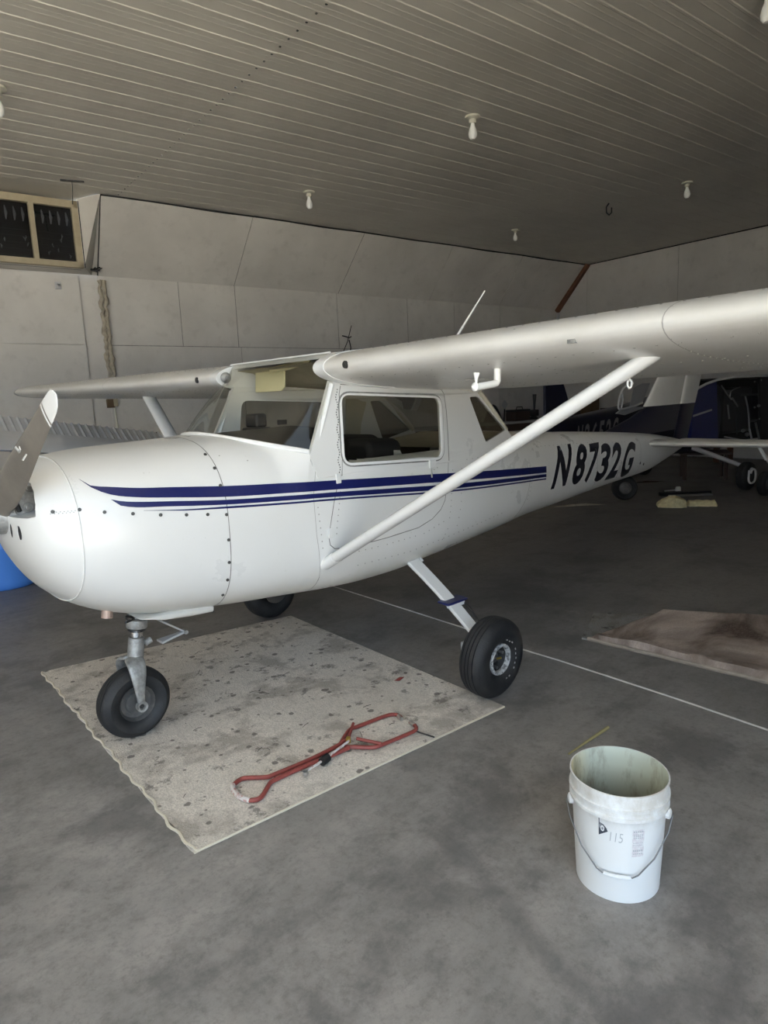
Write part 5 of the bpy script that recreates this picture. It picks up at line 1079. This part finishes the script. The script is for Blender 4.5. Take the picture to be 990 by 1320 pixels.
obj('engine', MB().box(F0 + hd * .75 + Vector((0, 0, 1.15)), (1.2, .62, .80), Matrix.Rotation(math.atan2(hd.y, hd.x), 3, 'Z')).box(F0 + hd * 1.5 + Vector((0, 0, 1.15)), (.5, .5, .5), Matrix.Rotation(math.atan2(hd.y, hd.x), 3, 'Z')), M['clutter_dark'], NA, bevel=.05)
obj('bay_backing', MB().box(F0 + hd * 1.6 - nv * .42 + Vector((0, 0, 1.10)), (3.2, .03, 1.2), Matrix.Rotation(math.atan2(hd.y, hd.x), 3, 'Z')).box(F0 + hd * 1.6 + Vector((0, 0, 1.70)), (3.2, .85, .02), Matrix.Rotation(math.atan2(hd.y, hd.x), 3, 'Z')), M['black'], NA, smooth=False)  # black backing sheets added so the open engine bay looks dark
random.seed(11)
for k, (pp, r_, m_) in enumerate((([(930, 497), (937, 508), (943, 515)], .012, 'clutter_grey'), ([(941, 511), (942, 503), (954, 499)], .010, 'clutter_grey'), ([(954, 509), (967, 509), (985, 507)], .018, 'clutter_dark'), ([(961, 511), (965, 530), (966, 556)], .016, 'clutter_grey'), ([(938, 522), (940, 540)], .016, 'clutter_grey'),
        ([(974, 545), (979, 568)], .02, 'clutter_grey'), ([(934, 563), (955, 567)], .012, 'dim_white'), ([(966, 553), (969, 566)], .018, 'dim_white'), ([(944, 513), (951, 524)], .014, 'clutter_grey'), ([(948, 525), (950, 560)], .012, 'clutter_dark'), ([(985, 500), (978, 530), (988, 560)], .015, 'clutter_dark'))):
    obj('engine_hose', MB().tube(smoothp([fz(*p, .40 - .01 * k) for p in pp]) if len(pp) > 2 else [fz(*p, .40) for p in pp], r_, 8), M[m_], NA)
for p, r_ in (((978, 523), .03), ((973, 525), .02), ((980, 490), .03), ((973, 492), .018), ((983, 537), .018), ((979, 540), .016), ((958, 555), .035), ((963, 560), .04)):
    obj('engine_fitting', MB().lathe([(0, -r_), (r_ * .8, -r_ * .6), (r_, 0), (r_ * .8, r_ * .6), (0, r_)], fz(*p, .42), seg=10), M['clutter_grey'], NA)
# white registration, upper halves show over the tail boom
v0, v1 = fz(742, 569, .30), fz(797, 556, .36)
for i, ch in enumerate('N2652C'):
    v, f = text_mesh(ch, .03); e1 = (v1 - v0); L = e1.length; e1.normalize(); a_ = v0 + e1 * L * i / 6; up_ = Vector((0, 0, 1)); hgt = .34; a_ = a_ - Vector((0, 0, .13))
    obj('registration_letter', MB().add([a_ + e1 * (x * L / 6 * .72 + y * .05) + up_ * (y * hgt) for x, y in v], f), M['clutter_grey'], NA, smooth=False)
# open door / canopy frame tubes and pale screen
lp = [(828, 519), (815, 524), (801, 528), (797, 527), (797, 520), (801, 503), (806, 498), (816, 494)]
obj('canopy_frame', MB().tube(smoothp([fz(*p, .46) for p in lp]), .016, 8), M['trim_white'], NA); obj('canopy_frame', MB().tube([fz(801, 503, .44), fz(803, 515, .44), fz(801, 527, .44)], .012, 8), M['trim_white'], NA)
slab([(812, 524), (817, 500), (828, 494), (838, 494), (828, 520), (818, 526)], .01, M['dim_white'], 'canopy_screen', NA, .30); slab([(795, 533), (802, 527), (828, 524), (830, 526), (806, 535)], .03, M['dim_white'], 'canopy_sill', NA, .43)
# main gear
g0 = gnd(967, 632); g0 = Vector((g0.x, g0.y, 0)); hub_ = g0 + Vector((.05, .08, .21)); axn = nv
w_ = obj('main_wheel', MB().lathe([(0, -.05), (.09, -.05), (.1, 0), (.09, .05), (0, .05)], hub_, nv, 24), M['hubdark'], NA); tyre(hub_, .215, .16, .09, w_, axis=nv)
q = hub_ + nv * .09; 
e1 = hd
obj('wheel_bracket', MB().tube(smoothp([q + e1 * a + Vector((0, 0, b)) for a, b in ((-.10, .10), (-.11, -.10), (.09, -.10), (.10, .06), (.05, .11), (-.02, .10), (-.05, .05))]), .016, 8), M['trim_white'], NA)
top_ = gnd(893, 577, .62); obj('main_gear_leg', MB().tube([top_, q + Vector((0, 0, .10))], [.04, .03], 10), M['dim_white'], NA)
g1 = F0 - nv * .95; h1 = g1 + Vector((0, 0, .215)); w_ = obj('main_wheel', MB().lathe([(0, -.05), (.09, -.05), (.1, 0), (.09, .05), (0, .05)], h1, nv, 24), M['hubdark'], NA); tyre(h1, .215, .16, .09, w_, axis=nv); obj('main_gear_leg', MB().tube([h1, F0 - nv * .35 + Vector((0, 0, .6))], [.03, .04], 10), M['dim_white'], NA)
tw = T0 + hd * .1 + Vector((0, 0, .10)); w_ = obj('tail_wheel', MB().lathe([(0, -.02), (.04, -.02), (.04, .02), (0, .02)], tw, nv, 16), M['hub'], NA); tyre(tw, .10, .06, .04, w_, axis=nv, grooves=False); obj('tail_spring', MB().tube([tw, tw + Vector((.1, 0, .5)), tw + Vector((.2, 0, .82))], .02, 8), M['clutter_grey'], NA)
# second wheel with white fork
g2 = gnd(990, 640); t = thing('forked_wheel', g2, 'loose nose wheel in a white fork at the right edge, beside the navy aeroplane', 'wheel'); c = g2 + Vector((.02, .05, .18)); w_ = obj('wheel_hub', MB().lathe([(0, -.05), (.08, -.05), (.08, .05), (0, .05)], c, nv, 20), M['hub'], t); tyre(c, .175, .12, .08, t, axis=nv)
q = c + nv * .085
obj('fork', MB().tube(smoothp([q + Vector((0, 0, -.02)), q - hd * .03 + Vector((0, 0, .1)), q - hd * .03 + Vector((0, 0, .25)), c + Vector((0, 0, .36))]), [.02] * len(smoothp([q] * 4)), 8).tube([c + Vector((0, 0, .34)), c + Vector((-.02, .1, .52))], .025, 8), M['trim_white'], t)
obj('axle_plate', MB().lathe([(0, .0), (.05, 0), (.05, .02), (0, .02)], q, nv, 16), M['dim_white'], t)

# ------------------------------------------------------------------ workbench and clutter against the back wall
t = thing('work_bench', bw(3.3, HN - .45, 0), 'long dark workbench against the back wall beyond the rear window', 'workbench')
def bx(u, n, z, d): return MB().box(bw(u, n, z), d, RZ)
obj('bench_top', bx(4.0, HN - .45, .93, (7.8, .75, .05)), M['dim_white'], t, smooth=False, bevel=.004); obj('bench_front', bx(4.0, HN - .80, .82, (6.4, .03, .16)), M['clutter_brown'], t, smooth=False)
for u in (.95, 2.9, 5.0, 7.1):
    for n_ in (HN - .76, HN - .14): obj('bench_leg', bx(u, n_, .455, (.09, .09, .90)), M['brown'], t, smooth=False)
obj('bench_shelf', bx(4.0, HN - .45, .3, (6.3, .6, .03)), M['clutter_brown'], t, smooth=False)
random.seed(21)
items = [('tool_box', 'red-brown metal tool box on the workbench, seen through the rear window', 'tool box', 'clutter_brown'), ('vise', 'black bench vice on the workbench right of the tool box', 'vice', 'clutter_dark')]
def bench_pt(px, py=None, n_=HN - .5):
    d = ray(px, 550); q = B0 + N2 * n_; tt = ((q - CP[:2]) @ N2) / (d[:2] @ N2); P_ = CP + tt * d; return Vector((P_[0], P_[1], .955))
p = bench_pt(668); t = thing('tool_box', p, items[0][1], items[0][2]); obj('box_body', MB().box(p + Vector((0, 0, .11)), (.55, .3, .22), RZ), M['clutter_brown'], t, bevel=.01); obj('box_lid', MB().box(p + Vector((0, 0, .245)), (.56, .31, .05), RZ), M['clutter_dark'], t, bevel=.01); obj('box_handle', MB().tube([p + Vector((-.12, -.03, .27)), p + Vector((-.1, -.03, .33)), p + Vector((.1, -.05, .33)), p + Vector((.12, -.05, .27))], .012, 6), M['clutter_dark'], t)
p = bench_pt(688); t = thing('bench_vise', p, items[1][1], items[1][2]); obj('vise_base', MB().lathe([(0, 0), (.12, 0), (.10, .05), (.06, .08), (0, .08)], p, seg=16), M['clutter_dark'], t); obj('vise_jaw', MB().box(p + Vector((0, 0, .16)), (.28, .12, .16), RZ), M['clutter_dark'], t, bevel=.02); obj('vise_screw', MB().tube([p + Vector((-.05, -.05, .2)), p + Vector((-.03, -.05, .62))], [.02, .05], 8), M['clutter_dark'], t)
p = bench_pt(650); t = thing('paper_card', p, 'small pale card propped on the workbench above the tool box', 'card'); obj('card_sheet', MB().box(p + Vector((.1, .05, .40)), (.16, .02, .16), Matrix.Rotation(.7, 3, 'Y')), M['dim_white'], t, smooth=False); obj('card_stand', MB().tube([p + Vector((.1, .08, 0)), p + Vector((.12, .06, .36))], .02, 6), M['clutter_dark'], t)
t2 = thing('wall_bench', bw(.5, -2.0, 0), 'dark bench against the right wall beyond the navy aeroplane', 'workbench')
obj('bench_top', bx(.5, -1.9, .93, (.75, 4.0, .05)), M['clutter_brown'], t2, smooth=False, bevel=.004)
for u in (.2, .8):
    for n_ in (-3.8, 0): obj('bench_leg', bx(u, n_, .455, (.09, .09, .90)), M['brown'], t2, smooth=False)
def side_pt(px):
    d = ray(px, 550); q = B0 - U2 * .5; tt = ((q - CP[:2]) @ U2) / (d[:2] @ U2); P_ = CP + tt * d; return Vector((P_[0], P_[1], .955))
for i, (px, wd, hh, mm, lb, nm, cat_) in enumerate(((636, .45, .42, 'clutter_dark', 'dark cloth bundle at the left end of the workbench', 'cloth_bundle', 'bundle'), (738, .34, .34, 'clutter_brown', 'brown cardboard carton on the right-hand bench behind the near strut', 'carton', 'box'), (760, .34, .50, 'card', 'taller brown carton on the right-hand bench, next to the lower carton', 'carton', 'box'), (786, .36, .22, 'clutter_dark', 'low black tray of parts on the right-hand bench', 'parts_tray', 'tray'), (712, .3, .3, 'dim_white', 'pale plastic jug on the workbench', 'plastic_jug', 'jug'))):
    p = side_pt(px) if px in (738, 760, 786) else bench_pt(px); t = thing(nm, p, lb, cat_)
    if nm == 'cloth_bundle':
        R_2 = []
        for k in range(9):
            s_ = k / 8; R_2.append([p + Vector(((s_ - .5) * wd, .13 * math.cos(2 * PI * j / 12), hh * .5 * (.02 + math.sin(PI * s_)) * (1 + math.sin(2 * PI * j / 12)) * (1 + .2 * noise.noise(Vector((k, j, 2)))))) for j in range(12)])
        obj('folded_cloth', MB().loft(R_2), M[mm], t)
    elif nm == 'plastic_jug':
        obj('jug_body', MB().lathe([(0, 0), (.1, 0), (.11, .03), (.11, .2), (.04, .27), (.03, .3), (0, .3)], p, seg=20), M[mm], t); obj('jug_cap', MB().lathe([(.034, .29), (.034, .32), (0, .32)], p, seg=16), M['tank'], t)
    else:
        obj('box_body', MB().box(p + Vector((0, 0, hh / 2)), (wd, .32, hh), RZ), M[mm], t, smooth=False, bevel=.008); obj('box_flap', MB().box(p + Vector((0, -.2, hh + .02)), (wd * .96, .16, .008), Matrix.Rotation(-.3, 3, 'X')), M[mm], t, smooth=False)
# low table whose legs show under the tail
t = thing('side_table', gnd(908, 612), 'low brown wooden table standing under the navy aeroplane', 'table'); p0_, p1_ = gnd(882, 619), gnd(935, 619)
ax = (p1_ - p0_).normalized(); pn = Vector((-ax.y, ax.x, 0))
for q in (p0_, p0_ + pn * .55, p1_, p1_ + pn * .55): obj('leg', MB().box(q + Vector((0, 0, .22)), (.05, .05, .44)), M['clutter_brown'], t, smooth=False)
mb = MB(); c4 = [p0_ - ax * .08 - pn * .08, p1_ + ax * .08 - pn * .08, p1_ + ax * .08 + pn * .63, p0_ - ax * .08 + pn * .63]; mb.loft([[q + Vector((0, 0, z)) for q in c4] for z in (.44, .47)]); obj('table_top', mb, M['clutter_brown'], t, smooth=False, bevel=.004)
